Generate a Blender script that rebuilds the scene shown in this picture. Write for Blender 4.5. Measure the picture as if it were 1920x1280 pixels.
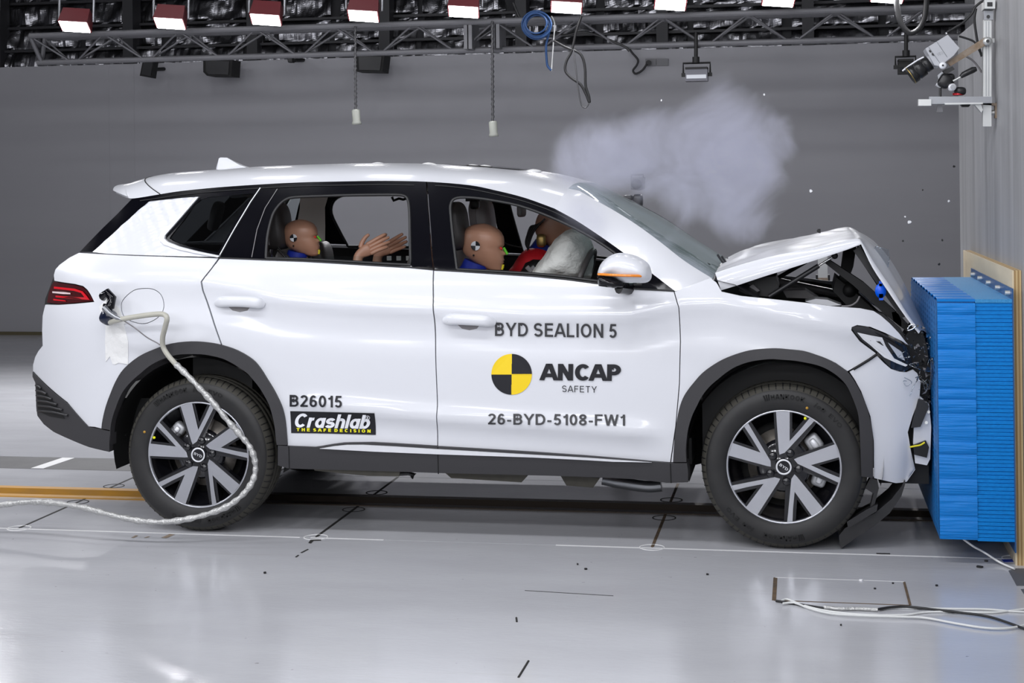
import bpy, bmesh, math, random
import numpy as np
from mathutils import Vector, Matrix, geometry, noise
random.seed(7); np.random.seed(7)
SC = bpy.context.scene
COL = SC.collection
for _o in list(bpy.data.objects): bpy.data.objects.remove(_o)

# ------------------------------------------------------------------ camera
F_PX, PX0, PY0, ROLL, YAW, CAM_H = 2927.0, 960.0, 348.0, math.atan(0.0119), math.atan(540/2927.0), 1.62
FW = np.array([-math.sin(YAW), math.cos(YAW), 0.0]); RT = np.array([math.cos(YAW), math.sin(YAW), 0.0]); UP = np.array([0, 0, 1.0])
cam_d = bpy.data.cameras.new('camera'); cam = bpy.data.objects.new('camera', cam_d); COL.objects.link(cam)
_c, _s = math.cos(ROLL), math.sin(ROLL)
_r, _u = RT*_c - UP*_s, RT*_s + UP*_c
cam.matrix_world = Matrix(((_r[0], _u[0], -FW[0], 0), (_r[1], _u[1], -FW[1], 0), (_r[2], _u[2], -FW[2], CAM_H), (0, 0, 0, 1)))
cam_d.sensor_width = 36.0; cam_d.lens = F_PX/1920*36.0; cam_d.shift_x = 0; cam_d.shift_y = -(640-PY0)/1920
cam_d.clip_end = 100
SC.camera = cam

# ------------------------------------------------------------------ world, lights, exposure
SC.view_settings.view_transform = 'Standard'; SC.view_settings.look = 'None'
SC.view_settings.gamma = 1.0; SC.view_settings.use_curve_mapping = False
SC.view_settings.exposure = 0.0
W = bpy.data.worlds.new('hall'); SC.world = W; W.use_nodes = True
W.node_tree.nodes['Background'].inputs[0].default_value = (0.80, 0.82, 1.0, 1)
W.node_tree.nodes['Background'].inputs[1].default_value = 0.10
LAMP_W = 22.0
def hall_or_fill_lamp(x, y, z, aim, power, sx=.55, sy=.4):
    l = bpy.data.lights.new('hall_led_or_fill', 'AREA'); l.shape = 'RECTANGLE'; l.size = sx; l.size_y = sy
    l.energy = power; l.color = (0.945, 0.955, 1.0)
    o = bpy.data.objects.new('hall_led_or_fill', l); COL.objects.link(o); o.location = (x, y, z)
    o.rotation_euler = (Vector(aim) - Vector((x, y, z))).to_track_quat('-Z', 'Y').to_euler()
for _x, _y, _z in ((-7.6, 3.2, 3.2), (-7.6, 5.6, 3.6), (-7.6, 8.0, 3.6)): hall_or_fill_lamp(_x, _y, _z, (.9, 7.2, .9), LAMP_W*2.3)
for _y, _z, _ty, _tz, _p in ((-1.2, 2.25, 7.6, 1.1, .62), (-.6, 3.5, 7.2, .6, .75), (2.0, 4.2, 6.8, .1, .90), (4.6, 4.8, 6.3, .0, 1.02), (9.6, 4.8, 9.6, .0, .25), (11.6, 4.6, 15.5, .6, .40)):
    for _i in range(7):
        _x = -5.0 + _i*1.05 if _y < 10 else -8.5 + _i*1.6
        hall_or_fill_lamp(_x, _y, _z, (_x*.75-.4 if _y < 10 else _x, _ty, _tz), LAMP_W*_p)  # the farthest row is added fill, aimed to brighten the back wall
try:
    SC.cycles.volume_bounces = 2; SC.cycles.volume_max_steps = 256
except Exception: pass

# ------------------------------------------------------------------ photo geometry helpers
def ray(u, v):
    a, b = u-PX0, v-PY0
    x = a*_c - b*_s; y = a*_s + b*_c
    return FW + RT*x/F_PX - UP*y/F_PX
def at(u, v, Y=None, X=None, Z=None):
    d = ray(u, v)
    t = Y/d[1] if Y is not None else (X/d[0] if X is not None else (Z-CAM_H)/d[2])
    return np.array([d[0]*t, d[1]*t, CAM_H + d[2]*t])
YC = 7.86                                     # centre plane of the car
def lerp_tab(x, xs, ys_): return float(np.interp(x, xs, ys_))
_sh = [at(u, v, Y=6.93) for u, v in ((60, 512), (100, 519), (300, 522), (375, 527), (450, 541), (520, 560), (640, 572), (820, 580), (1000, 592), (1180, 592), (1270, 572), (1350, 568), (1700, 640))]
SHX, SHZ = [p[0] for p in _sh], [p[2] for p in _sh]
_lo = [at(u, v, Y=6.93) for u, v in ((500, 752), (560, 758), (820, 783), (1100, 803), (1250, 814))]
LOX, LOZ = [p[0] for p in _lo], [p[2] for p in _lo]
def sstep(x, a, b):
    t = min(1, max(0, (x-a)/(b-a))); return t*t*(3-2*t)
def ys(x, z):
    """near side surface of the body: Y of the skin at (x, z)"""
    y = 6.935
    if z < .50: y += (.50-z)**2*.7
    k = .035
    y += .42*k*math.log1p(math.exp(min(40, (z-1.225)/k)))          # tumblehome above the belt line
    if z > .98: y += .55*(min(z, 1.26)-.98)**2
    if z > 1.1: y += .018*(x+1.85)**2*sstep(z, 1.1, 1.5)
    d = -3.05-x
    if d > 0: y += .62*d*d
    d = x-.0
    if d > 0: y += .42*d*d
    dz = z-lerp_tab(x, SHX, SHZ)                                     # shoulder crease
    y += -.014*math.exp(-(dz/.035)**2) + .011*math.exp(-((dz+.11)/.07)**2)
    m = sstep(x, -2.45, -2.15)*(1-sstep(x, -.75, -.52))              # lower door ridge
    dz = z-lerp_tab(x, LOX, LOZ)
    y += m*(-.016*math.exp(-(dz/.045)**2)*(1 if dz > 0 else math.exp(-abs(dz)/.05)) + .016*sstep(-dz, .0, .10))
    return y
def side(u, v, off=0.0):
    d = ray(u, v)
    def g(Y):
        t = Y/d[1]; return Y-off-ys(d[0]*t, CAM_H+d[2]*t)
    a = 6.5
    while a < 8.2:
        if g(a+.03) >= 0: break
        a += .03
    b = a+.03
    for _ in range(22):
        m = (a+b)/2
        if g(m) >= 0: b = m
        else: a = m
    t = b/d[1]
    return np.array([d[0]*t, b, CAM_H+d[2]*t])
def cr(pts, n=6, closed=False):
    """Catmull-Rom through points"""
    P = [np.array(p, float) for p in pts]; out = []
    N = len(P)
    for i in range(N if closed else N-1):
        p0 = P[(i-1) % N] if (closed or i > 0) else P[0]; p1 = P[i]; p2 = P[(i+1) % N]
        p3 = P[(i+2) % N] if (closed or i+2 < N) else P[-1]
        for k in range(n):
            t = k/n
            out.append(.5*((2*p1)+(-p0+p2)*t+(2*p0-5*p1+4*p2-p3)*t*t+(-p0+3*p1-3*p2+p3)*t**3))
    if not closed: out.append(P[-1])
    return out

# ------------------------------------------------------------------ materials
def mat(name, col, rough=.5, metal=0.0, **kw):
    m = bpy.data.materials.new(name); m.use_nodes = True
    b = m.node_tree.nodes['Principled BSDF']
    b.inputs['Base Color'].default_value = (*col, 1); b.inputs['Roughness'].default_value = rough; b.inputs['Metallic'].default_value = metal
    if 'coat' in kw: b.inputs['Coat Weight'].default_value = kw['coat']; b.inputs['Coat Roughness'].default_value = kw.get('coat_rough', .04)
    if 'emit' in kw: b.inputs['Emission Color'].default_value = (*kw.get('ecol', col), 1); b.inputs['Emission Strength'].default_value = kw['emit']
    if 'spec' in kw: b.inputs['Specular IOR Level'].default_value = kw['spec']
    if 'trans' in kw: b.inputs['Transmission Weight'].default_value = kw['trans']
    nt = m.node_tree
    if 'noise' in kw:                          # (scale vec, amount, second colour)
        sc, amt, c2 = kw['noise']
        tc = nt.nodes.new('ShaderNodeTexCoord'); mp = nt.nodes.new('ShaderNodeMapping'); mp.inputs['Scale'].default_value = sc
        nz = nt.nodes.new('ShaderNodeTexNoise'); nz.inputs['Scale'].default_value = 1.0; nz.inputs['Detail'].default_value = 6
        rp = nt.nodes.new('ShaderNodeValToRGB'); rp.color_ramp.elements[0].position = .5-.5*amt; rp.color_ramp.elements[1].position = .5+.5*amt
        rp.color_ramp.elements[0].color = (*col, 1); rp.color_ramp.elements[1].color = (*c2, 1)
        nt.links.new(tc.outputs['Object'], mp.inputs[0]); nt.links.new(mp.outputs[0], nz.inputs[0]); nt.links.new(nz.outputs[0], rp.inputs[0]); nt.links.new(rp.outputs[0], b.inputs['Base Color'])
    if 'bump' in kw:                           # (scale vec, strength, distance)
        sc, st, di = kw['bump']
        tc = nt.nodes.new('ShaderNodeTexCoord'); mp = nt.nodes.new('ShaderNodeMapping'); mp.inputs['Scale'].default_value = sc
        nz = nt.nodes.new('ShaderNodeTexNoise'); nz.inputs['Scale'].default_value = 1.0; nz.inputs['Detail'].default_value = 4
        bp = nt.nodes.new('ShaderNodeBump'); bp.inputs['Strength'].default_value = st; bp.inputs['Distance'].default_value = di
        nt.links.new(tc.outputs['Object'], mp.inputs[0]); nt.links.new(mp.outputs[0], nz.inputs[0]); nt.links.new(nz.outputs[0], bp.inputs['Height']); nt.links.new(bp.outputs[0], b.inputs['Normal'])
    return m
def glass(name, tint, refl=.12, rough=.02, haze=0, haze_col=(.4, .5, .48)):
    m = bpy.data.materials.new(name); m.use_nodes = True; nt = m.node_tree; nt.nodes.clear()
    o = nt.nodes.new('ShaderNodeOutputMaterial'); mx = nt.nodes.new('ShaderNodeMixShader')
    t = nt.nodes.new('ShaderNodeBsdfTransparent'); t.inputs[0].default_value = (*tint, 1)
    g = nt.nodes.new('ShaderNodeBsdfGlossy'); g.inputs[0].default_value = (1, 1, 1, 1); g.inputs['Roughness'].default_value = rough
    lw = nt.nodes.new('ShaderNodeLayerWeight'); lw.inputs[0].default_value = refl*2.5
    nt.links.new(lw.outputs['Fresnel'], mx.inputs[0]); nt.links.new(t.outputs[0], mx.inputs[1]); nt.links.new(g.outputs[0], mx.inputs[2]); nt.links.new(mx.outputs[0], o.inputs[0])
    if haze:
        m3 = nt.nodes.new('ShaderNodeMixShader'); m3.inputs[0].default_value = haze; df_ = nt.nodes.new('ShaderNodeBsdfDiffuse'); df_.inputs[0].default_value = (*haze_col, 1)  # flat diffuse share paints a pale haze into the glass
        nt.links.new(mx.outputs[0], m3.inputs[1]); nt.links.new(df_.outputs[0], m3.inputs[2]); nt.links.new(m3.outputs[0], o.inputs[0])
    return m
M = dict(
    paint=mat('white_paint', (.70, .712, .75), .34, coat=.55, coat_rough=.09),
    gloss_black=mat('gloss_black', (.003, .003, .005), .09, spec=.38),
    clad=mat('dark_cladding', (.035, .034, .037), .55, bump=((400, 400, 400), .15, .001)),
    black=mat('matt_black', (.003, .003, .0035), .6),
    dark=mat('dark_plastic', (.018, .018, .02), .4),
    rubber=mat('tyre_rubber', (.011, .011, .012), .55, noise=((18, 18, 18), .7, (.020, .0195, .019))),
    tread=mat('tread_rubber', (.05, .047, .038), .8),
    letter=mat('tyre_lettering', (.002, .002, .002), .6),
    alu=mat('machined_alloy', (.56, .57, .61), .32, .8, bump=((60, 400, 60), .25, .002)),
    gunblack=mat('gloss_rim_black', (.006, .006, .008), .15, coat=.6),
    disc=mat('brake_disc', (.36, .33, .29), .4, .8, noise=((30, 30, 30), .6, (.22, .2, .18))),
    caliper=mat('cast_caliper', (.55, .56, .58), .45, .5),
    chrome=mat('bright_chrome', (.82, .83, .85), .12, 1),
    satin=mat('satin_silver', (.80, .81, .84), .35, .35),
    seal=mat('window_rubber', (.012, .012, .013), .5),
    red_lamp=mat('red_lamp', (.05, .002, .003), .12, coat=.5),
    red_bar=mat('red_light_bar', (.62, .005, .014), .25, coat=.3),
    white_bar=mat('clear_reflector', (.75, .6, .6), .15, coat=1),
    dark_lens=mat('dark_lens', (.015, .016, .02), .08, coat=1),
    drl=mat('white_light_blade', (.85, .86, .88), .25, coat=1),
    orange=mat('amber_strip', (.85, .25, .01), .25, coat=1),
    ink=mat('dark_ink', (.014, .014, .018), .5, spec=.3),
    ink_grey=mat('grey_ink', (.05, .05, .054), .5, spec=.3),
    yellow=mat('yellow_ink', (.88, .62, .005), .4),
    decal_yellow=mat('yellow_print', (.8, .75, .01), .45),
    decal_white=mat('white_print', (.85, .86, .9), .45),
    skin=mat('dummy_vinyl', (.56, .30, .20), .4, noise=((9, 9, 9), .8, (.50, .26, .17))),
    blue_cloth=mat('blue_collar', (.006, .025, .35), .6),
    red_cloth=mat('red_vest', (.85, .014, .028), .6, bump=((25, 25, 25), .5, .01)),
    green=mat('green_marker', (.12, .6, .02), .5), redmark=mat('red_marker', (.75, .04, .03), .5), yelmark=mat('yellow_marker', (.8, .7, .02), .5),
    bagcloth=mat('airbag_cloth', (.68, .69, .66), .8, bump=((16, 16, 22), .6, .03)),
    leather=mat('dark_leather', (.06, .055, .055), .42),
    leather_grey=mat('grey_leather', (.22, .21, .215), .4),
    beige=mat('beige_trim', (.64, .60, .55), .7),
    foam=mat('blue_film', (.0, .20, .64), .3, spec=.35, bump=((5, 5, 110), .6, .012)),
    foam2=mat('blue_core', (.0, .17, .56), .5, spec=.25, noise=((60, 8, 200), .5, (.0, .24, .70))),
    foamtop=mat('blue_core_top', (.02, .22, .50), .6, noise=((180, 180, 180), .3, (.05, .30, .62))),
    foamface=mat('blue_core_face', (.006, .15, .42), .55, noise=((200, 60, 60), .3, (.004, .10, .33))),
    steel_blue=mat('blue_plate', (.03, .10, .26), .4, .2),
    ply=mat('plywood_face', (.74, .63, .44), .75, noise=((3, 3, 14), .8, (.62, .52, .36))),
    ply_l=mat('plywood_light_ply', (.58, .43, .22), .8), ply_d=mat('plywood_dark_ply', (.36, .23, .10), .8),
    alup=mat('aluminium_profile', (.62, .63, .62), .38, .6),
    steel=mat('dull_steel', (.34, .35, .37), .38, .85),
    rust=mat('rusty_steel', (.22, .15, .09), .7, .3, noise=((40, 40, 40), .5, (.35, .3, .25))),
    camgrey=mat('camera_grey', (.46, .47, .50), .4), camblack=mat('camera_black', (.012, .012, .013), .35),
    redring=mat('red_anodised', (.5, .02, .03), .3, .5),
    lampred=mat('lamp_red', (.10, .006, .010), .5),
    led=mat('led_face', (1, 1, 1), .5, emit=20.0, ecol=(1.0, .985, 1.0)),
    truss=mat('truss_tube', (.13, .13, .14), .5, .3),
    speaker=mat('speaker_black', (.006, .006, .006), .7),
    cable_black=mat('cable_black', (.012, .012, .013), .5), cable_white=mat('cable_white', (.68, .69, .68), .5), cable_blue=mat('cable_blue', (.012, .055, .17), .5),
    rope=mat('white_rope', (.75, .75, .73), .7),
    braid=mat('silver_tape_wrap', (.50, .50, .49), .35, .55, bump=((70, 70, 70), .8, .01)),
    hose=mat('clear_hose', (.45, .44, .38), .35, bump=((40, 40, 40), .3, .005)),
    tape_white=mat('white_tape', (.80, .80, .79), .55, bump=((30, 30, 30), .6, .01)),
    tape_grey=mat('grey_tape', (.10, .10, .105), .55), tape_blue=mat('blue_tape', (.005, .02, .22), .55),
    pull=mat('plastic_pull', (.30, .31, .28), .25),
    chain=mat('chain_steel', (.10, .10, .105), .45, .6),
    yellow_paint=mat('yellow_floor_paint', (.62, .30, .02), .6, noise=((6, 30, 30), .6, (.40, .22, .06))),
    line_white=mat('white_floor_line', (.72, .72, .72), .6), joint=mat('floor_joint', (.02, .019, .018), .8), rustjoint=mat('rusty_joint', (.16, .10, .05), .8, noise=((20, 20, 20), .6, (.05, .04, .03))),
    mat_dark=mat('dark_floor_band', (.045, .045, .047), .6, noise=((8, 8, 8), .7, (.075, .075, .078))),
    pit=mat('rail_pit', (.012, .011, .011), .7), rail=mat('rail_steel', (.06, .045, .035), .5, .5),
    under=mat('underbody', (.16, .15, .12), .6, noise=((12, 12, 12), .6, (.09, .085, .07))),
    shard=glass('clear_plastic', (.85, .90, .95), .2), blue_cap=mat('blue_cap', (.0, .10, .75), .35),
    outlet=mat('outlet_grey', (.16, .16, .17), .5), chip_w=mat('white_chip', (.85, .85, .86), .5), chip_b=mat('black_chip', (.01, .01, .01), .6),
    door_glass=glass('side_glass', (.80, .86, .86), .14), quarter_glass=glass('privacy_glass', (.10, .11, .115), .16),
    wind_glass=glass('windscreen_glass', (.62, .74, .71), .18, haze=.42, haze_col=(.34, .43, .42)),
)

# ------------------------------------------------------------------ object helpers
ROOTLOC = {}
def thing(name, label, cat, loc, group=None):
    o = bpy.data.objects.new(name, None); COL.objects.link(o); o.location = tuple(map(float, loc)); o.empty_display_size = .1
    o['label'] = label; o['category'] = cat
    if group: o['group'] = group
    ROOTLOC[o] = np.array(loc, float)
    return o
def origin_of(p):
    s = np.zeros(3)
    while p is not None:
        s = s + np.array(p.location); p = p.parent
    return s
def tag(o, label, cat=None, group=None, kind=None):
    if label: o['label'] = label
    if cat: o['category'] = cat
    if group: o['group'] = group
    if kind: o['kind'] = kind
    return o
def mk(name, V, Fc, m, parent=None, smooth=False, mi=None, kind=None):
    V = np.asarray(V, float)
    if parent is None:
        loc = np.array([(V[:, 0].min()+V[:, 0].max())/2, (V[:, 1].min()+V[:, 1].max())/2, V[:, 2].min()])
        org = loc
    else:
        loc = np.zeros(3); org = origin_of(parent)
    me = bpy.data.meshes.new(name); me.from_pydata((V-org).tolist(), [], Fc)
    for mm in (m if isinstance(m, (list, tuple)) else [m]): me.materials.append(mm)
    if mi is not None: me.polygons.foreach_set('material_index', list(mi))
    if smooth is True: me.polygons.foreach_set('use_smooth', [True]*len(me.polygons))
    elif smooth is not False and smooth is not None: me.polygons.foreach_set('use_smooth', list(smooth))
    me.update()
    o = bpy.data.objects.new(name, me); COL.objects.link(o); o.location = loc
    if parent is not None: o.parent = parent
    if kind: o['kind'] = kind
    return o
class MB:
    """collects shapes in world space, then build() links them as one mesh object"""
    def __init__(s): s.V = []; s.F = []; s.S = []; s.I = []; s.mi = 0
    def add(s, V, Fc, smooth=False):
        b = len(s.V); s.V += [tuple(map(float, v)) for v in V]
        for f in Fc: s.F.append([b+i for i in f]); s.S.append(smooth); s.I.append(s.mi)
        return s
    def box(s, lo, hi):
        x0, y0, z0 = lo; x1, y1, z1 = hi
        return s.add([(x0, y0, z0), (x1, y0, z0), (x1, y1, z0), (x0, y1, z0), (x0, y0, z1), (x1, y0, z1), (x1, y1, z1), (x0, y1, z1)],
                     [(0, 3, 2, 1), (4, 5, 6, 7), (0, 1, 5, 4), (1, 2, 6, 5), (2, 3, 7, 6), (3, 0, 4, 7)])
    def obox(s, c, size, R):
        hx, hy, hz = [a/2 for a in size]; c = Vector(c)
        P = [c + R @ Vector((x, y, z)) for z in (-hz, hz) for x, y in ((-hx, -hy), (hx, -hy), (hx, hy), (-hx, hy))]
        return s.add(P, [(0, 3, 2, 1), (4, 5, 6, 7), (0, 1, 5, 4), (1, 2, 6, 5), (2, 3, 7, 6), (3, 0, 4, 7)])
    def prism(s, poly, y0, y1):
        """poly: list of (x, z) points; extruded from y0 to y1"""
        n = len(poly); V = [(p[0], y0, p[1]) for p in poly]+[(p[0], y1, p[1]) for p in poly]
        Fc = [list(range(n)), list(range(2*n-1, n-1, -1))]+[(i, i+n, (i+1) % n+n, (i+1) % n) for i in range(n)]
        return s.add(V, Fc)
    def pxprism(s, poly, y, d):
        return s.prism([at(u, v, Y=y)[[0, 2]] for u, v in poly], y, y+d)
    def tube(s, P, r, seg=8, ry=None, cap=True, sm=True):
        P = [np.array(p, float) for p in P]; n = len(P); rr = r if hasattr(r, '__len__') else [r]*n
        V = []; ref = None
        for i, p in enumerate(P):
            t = P[min(i+1, n-1)]-P[max(i-1, 0)]; t = t/(np.linalg.norm(t)+1e-9)
            if ref is None:
                ref = np.array([0, 0, 1.0]) if abs(t[2]) < .9 else np.array([0, 1.0, 0])
            a = ref-t*ref.dot(t); a /= np.linalg.norm(a)+1e-9; b = np.cross(t, a); ref = a
            for k in range(seg):
                w = 2*math.pi*k/seg; V.append(p+a*math.cos(w)*rr[i]+b*math.sin(w)*(rr[i] if ry is None else ry))
        Fc = [(i*seg+k, i*seg+(k+1) % seg, (i+1)*seg+(k+1) % seg, (i+1)*seg+k) for i in range(n-1) for k in range(seg)]
        s.add(V, Fc, sm)
        if cap:
            s.add(V[:seg], [list(range(seg-1, -1, -1))]); s.add(V[-seg:], [list(range(seg))])
        return s
    def cyl(s, p0, p1, r, seg=16): return s.tube([p0, p1], r, seg)
    def lathe(s, prof, c, axis=(0, 1, 0), seg=64, a0=0, a1=2*math.pi):
        """prof: (along axis, radius)"""
        ax = np.array(axis, float); ax /= np.linalg.norm(ax)
        e = np.array([0, 0, 1.0]) if abs(ax[2]) < .9 else np.array([1.0, 0, 0])
        e = e-ax*e.dot(ax); e /= np.linalg.norm(e); g = np.cross(ax, e); c = np.array(c, float)
        full = abs(a1-a0-2*math.pi) < 1e-6; n = seg if full else seg+1
        V = [c+ax*h+(e*math.cos(a0+(a1-a0)*k/seg)+g*math.sin(a0+(a1-a0)*k/seg))*r for h, r in prof for k in range(n)]
        Fc = []
        for i in range(len(prof)-1):
            for k in range(seg):
                k2 = (k+1) % n; Fc.append((i*n+k, i*n+k2, (i+1)*n+k2, (i+1)*n+k))
        return s.add(V, Fc, True)
    def sup(s, c, size, R=None, e=.35, nu=28, nv=14):
        """rounded box (superellipsoid)"""
        f = lambda w, m: math.copysign(abs(w)**m, w)
        V = []
        for j in range(nv+1):
            p = -math.pi/2+math.pi*j/nv
            for i in range(nu):
                q = 2*math.pi*i/nu
                v = Vector((f(math.cos(p), e)*f(math.cos(q), e)*size[0]/2, f(math.cos(p), e)*f(math.sin(q), e)*size[1]/2, f(math.sin(p), e)*size[2]/2))
                V.append(Vector(c)+((R @ v) if R else v))
        Fc = [(j*nu+i, j*nu+(i+1) % nu, (j+1)*nu+(i+1) % nu, (j+1)*nu+i) for j in range(nv) for i in range(nu)]
        return s.add(V, Fc, True)
    def grid(s, rows, sm=True, flip=False):
        n = len(rows[0]); V = [p for r in rows for p in r]
        Fc = [(i*n+k, i*n+k+1, (i+1)*n+k+1, (i+1)*n+k) for i in range(len(rows)-1) for k in range(n-1)]
        if flip: Fc = [f[::-1] for f in Fc]
        return s.add(V, Fc, sm)
    def build(s, name, m, parent=None, kind=None):
        multi = isinstance(m, (list, tuple))
        return mk(name, s.V, s.F, m, parent, smooth=s.S, mi=s.I if multi else None, kind=kind)
def copy_tree(o, parent=None):
    c = o.copy(); COL.objects.link(c)
    if parent is not None: c.parent = parent
    for ch in list(o.children): copy_tree(ch, c)
    return c
def inpoly(P, poly):
    x, z = P[:, 0], P[:, 1]; r = np.zeros(len(P), bool); n = len(poly)
    for i in range(n):
        x0, z0 = poly[i]; x1, z1 = poly[(i+1) % n]
        if z0 == z1: continue
        c = ((z0 > z) != (z1 > z)) & (x < (x1-x0)*(z-z0)/(z1-z0)+x0); r ^= c
    return r
def segdist(P, poly):
    d = np.full(len(P), 1e9); n = len(poly)
    for i in range(n):
        a = np.array(poly[i]); b = np.array(poly[(i+1) % n]); ab = b-a; L = ab.dot(ab)+1e-12
        t = np.clip(((P-a) @ ab)/L, 0, 1); d = np.minimum(d, np.linalg.norm(P-(a+t[:, None]*ab), axis=1))
    return d
def resample(poly, h):
    out = []; n = len(poly)
    for i in range(n):
        a = np.array(poly[i], float); b = np.array(poly[(i+1) % n], float); k = max(1, int(math.ceil(np.linalg.norm(b-a)/h)))
        out += [a+(b-a)*j/k for j in range(k)]
    return out
def cdt(polys, h):
    """triangulated fill of polys[0] minus the rest, with interior points every h: points, triangles, boundary loops"""
    polys = [resample(p, h) for p in polys]
    V = []; E = []; loops = []
    for p in polys:
        b = len(V); V += [tuple(q) for q in p]; E += [(b+i, b+(i+1) % len(p)) for i in range(len(p))]; loops.append(list(range(b, b+len(p))))
    A = np.array(polys[0]); x0, z0 = A.min(0); x1, z1 = A.max(0)
    gx, gz = np.meshgrid(np.arange(x0+h/2, x1, h), np.arange(z0+h/2, z1, h)); gx = gx+(np.arange(gx.shape[0]) % 2)[:, None]*h/2
    G = np.stack([gx.ravel(), gz.ravel()], 1)
    if len(G):
        ok = inpoly(G, polys[0])
        for p in polys[1:]: ok &= ~inpoly(G, p)
        G = G[ok]
        if len(G):
            for p in polys: G = G[segdist(G, p) > .45*h] if len(G) else G
        V += [tuple(g) for g in G]
    r = geometry.delaunay_2d_cdt([Vector(v) for v in V], E, [], 0, 1e-6, False)
    P = np.array([tuple(v) for v in r[0]]); T = [t for t in r[2]]
    C = np.array([P[list(t)].mean(0) for t in T]); ok = inpoly(C, polys[0])
    for p in polys[1:]: ok &= ~inpoly(C, p)
    return P, [t for t, k in zip(T, ok) if k], polys
PANELS = []
def panel(name, px, m, parent, off=0.0, holes=(), h=.035, fl=.018, mirror=True, disp=None, inset=0.0, near=True, label=None, far_only=False):
    """a body panel lying on the side surface, outlined by photo points; mirrored to the far side too"""
    w = [[tuple(side(u, v, off)[[0, 2]]) for u, v in p] for p in [px]+list(holes)]
    P, T, loops = cdt(w, h)
    Y = np.array([ys(x, z)+off+(disp(x, z) if disp else 0) for x, z in P])
    V = np.stack([P[:, 0], Y, P[:, 1]], 1)
    Fc = []
    for t in T:
        a, b, c = (P[i] for i in t); ar = (b[0]-a[0])*(c[1]-a[1])-(b[1]-a[1])*(c[0]-a[0])
        if abs(ar) < 6e-4*max(np.linalg.norm(b-a), np.linalg.norm(c-b), np.linalg.norm(a-c)): continue
        Fc.append(tuple(t) if ar > 0 else tuple(t[::-1]))          # normal towards -Y
    V = V.tolist(); S = [True]*len(Fc)
    if fl:
        for L in loops:
            n = len(L); b = len(V)
            for x, z in L: V.append([x, ys(x, z)+off, z])
            for x, z in L: V.append([x, ys(x, z)+off+fl, z])
            for i in range(n): Fc.append((b+i, b+(i+1) % n, b+n+(i+1) % n, b+n+i)); S.append(False)
    out = []
    if far_only: near = False
    if near:
        o = mk(name, V, Fc, m, parent, smooth=S); out.append(o)
        if label: o['label'] = label
    if mirror:
        V2 = [[x, 2*YC-y, z] for x, y, z in V]
        out.append(mk(name, V2, [tuple(f[::-1]) for f in Fc], m, parent, smooth=S))
    return out
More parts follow.
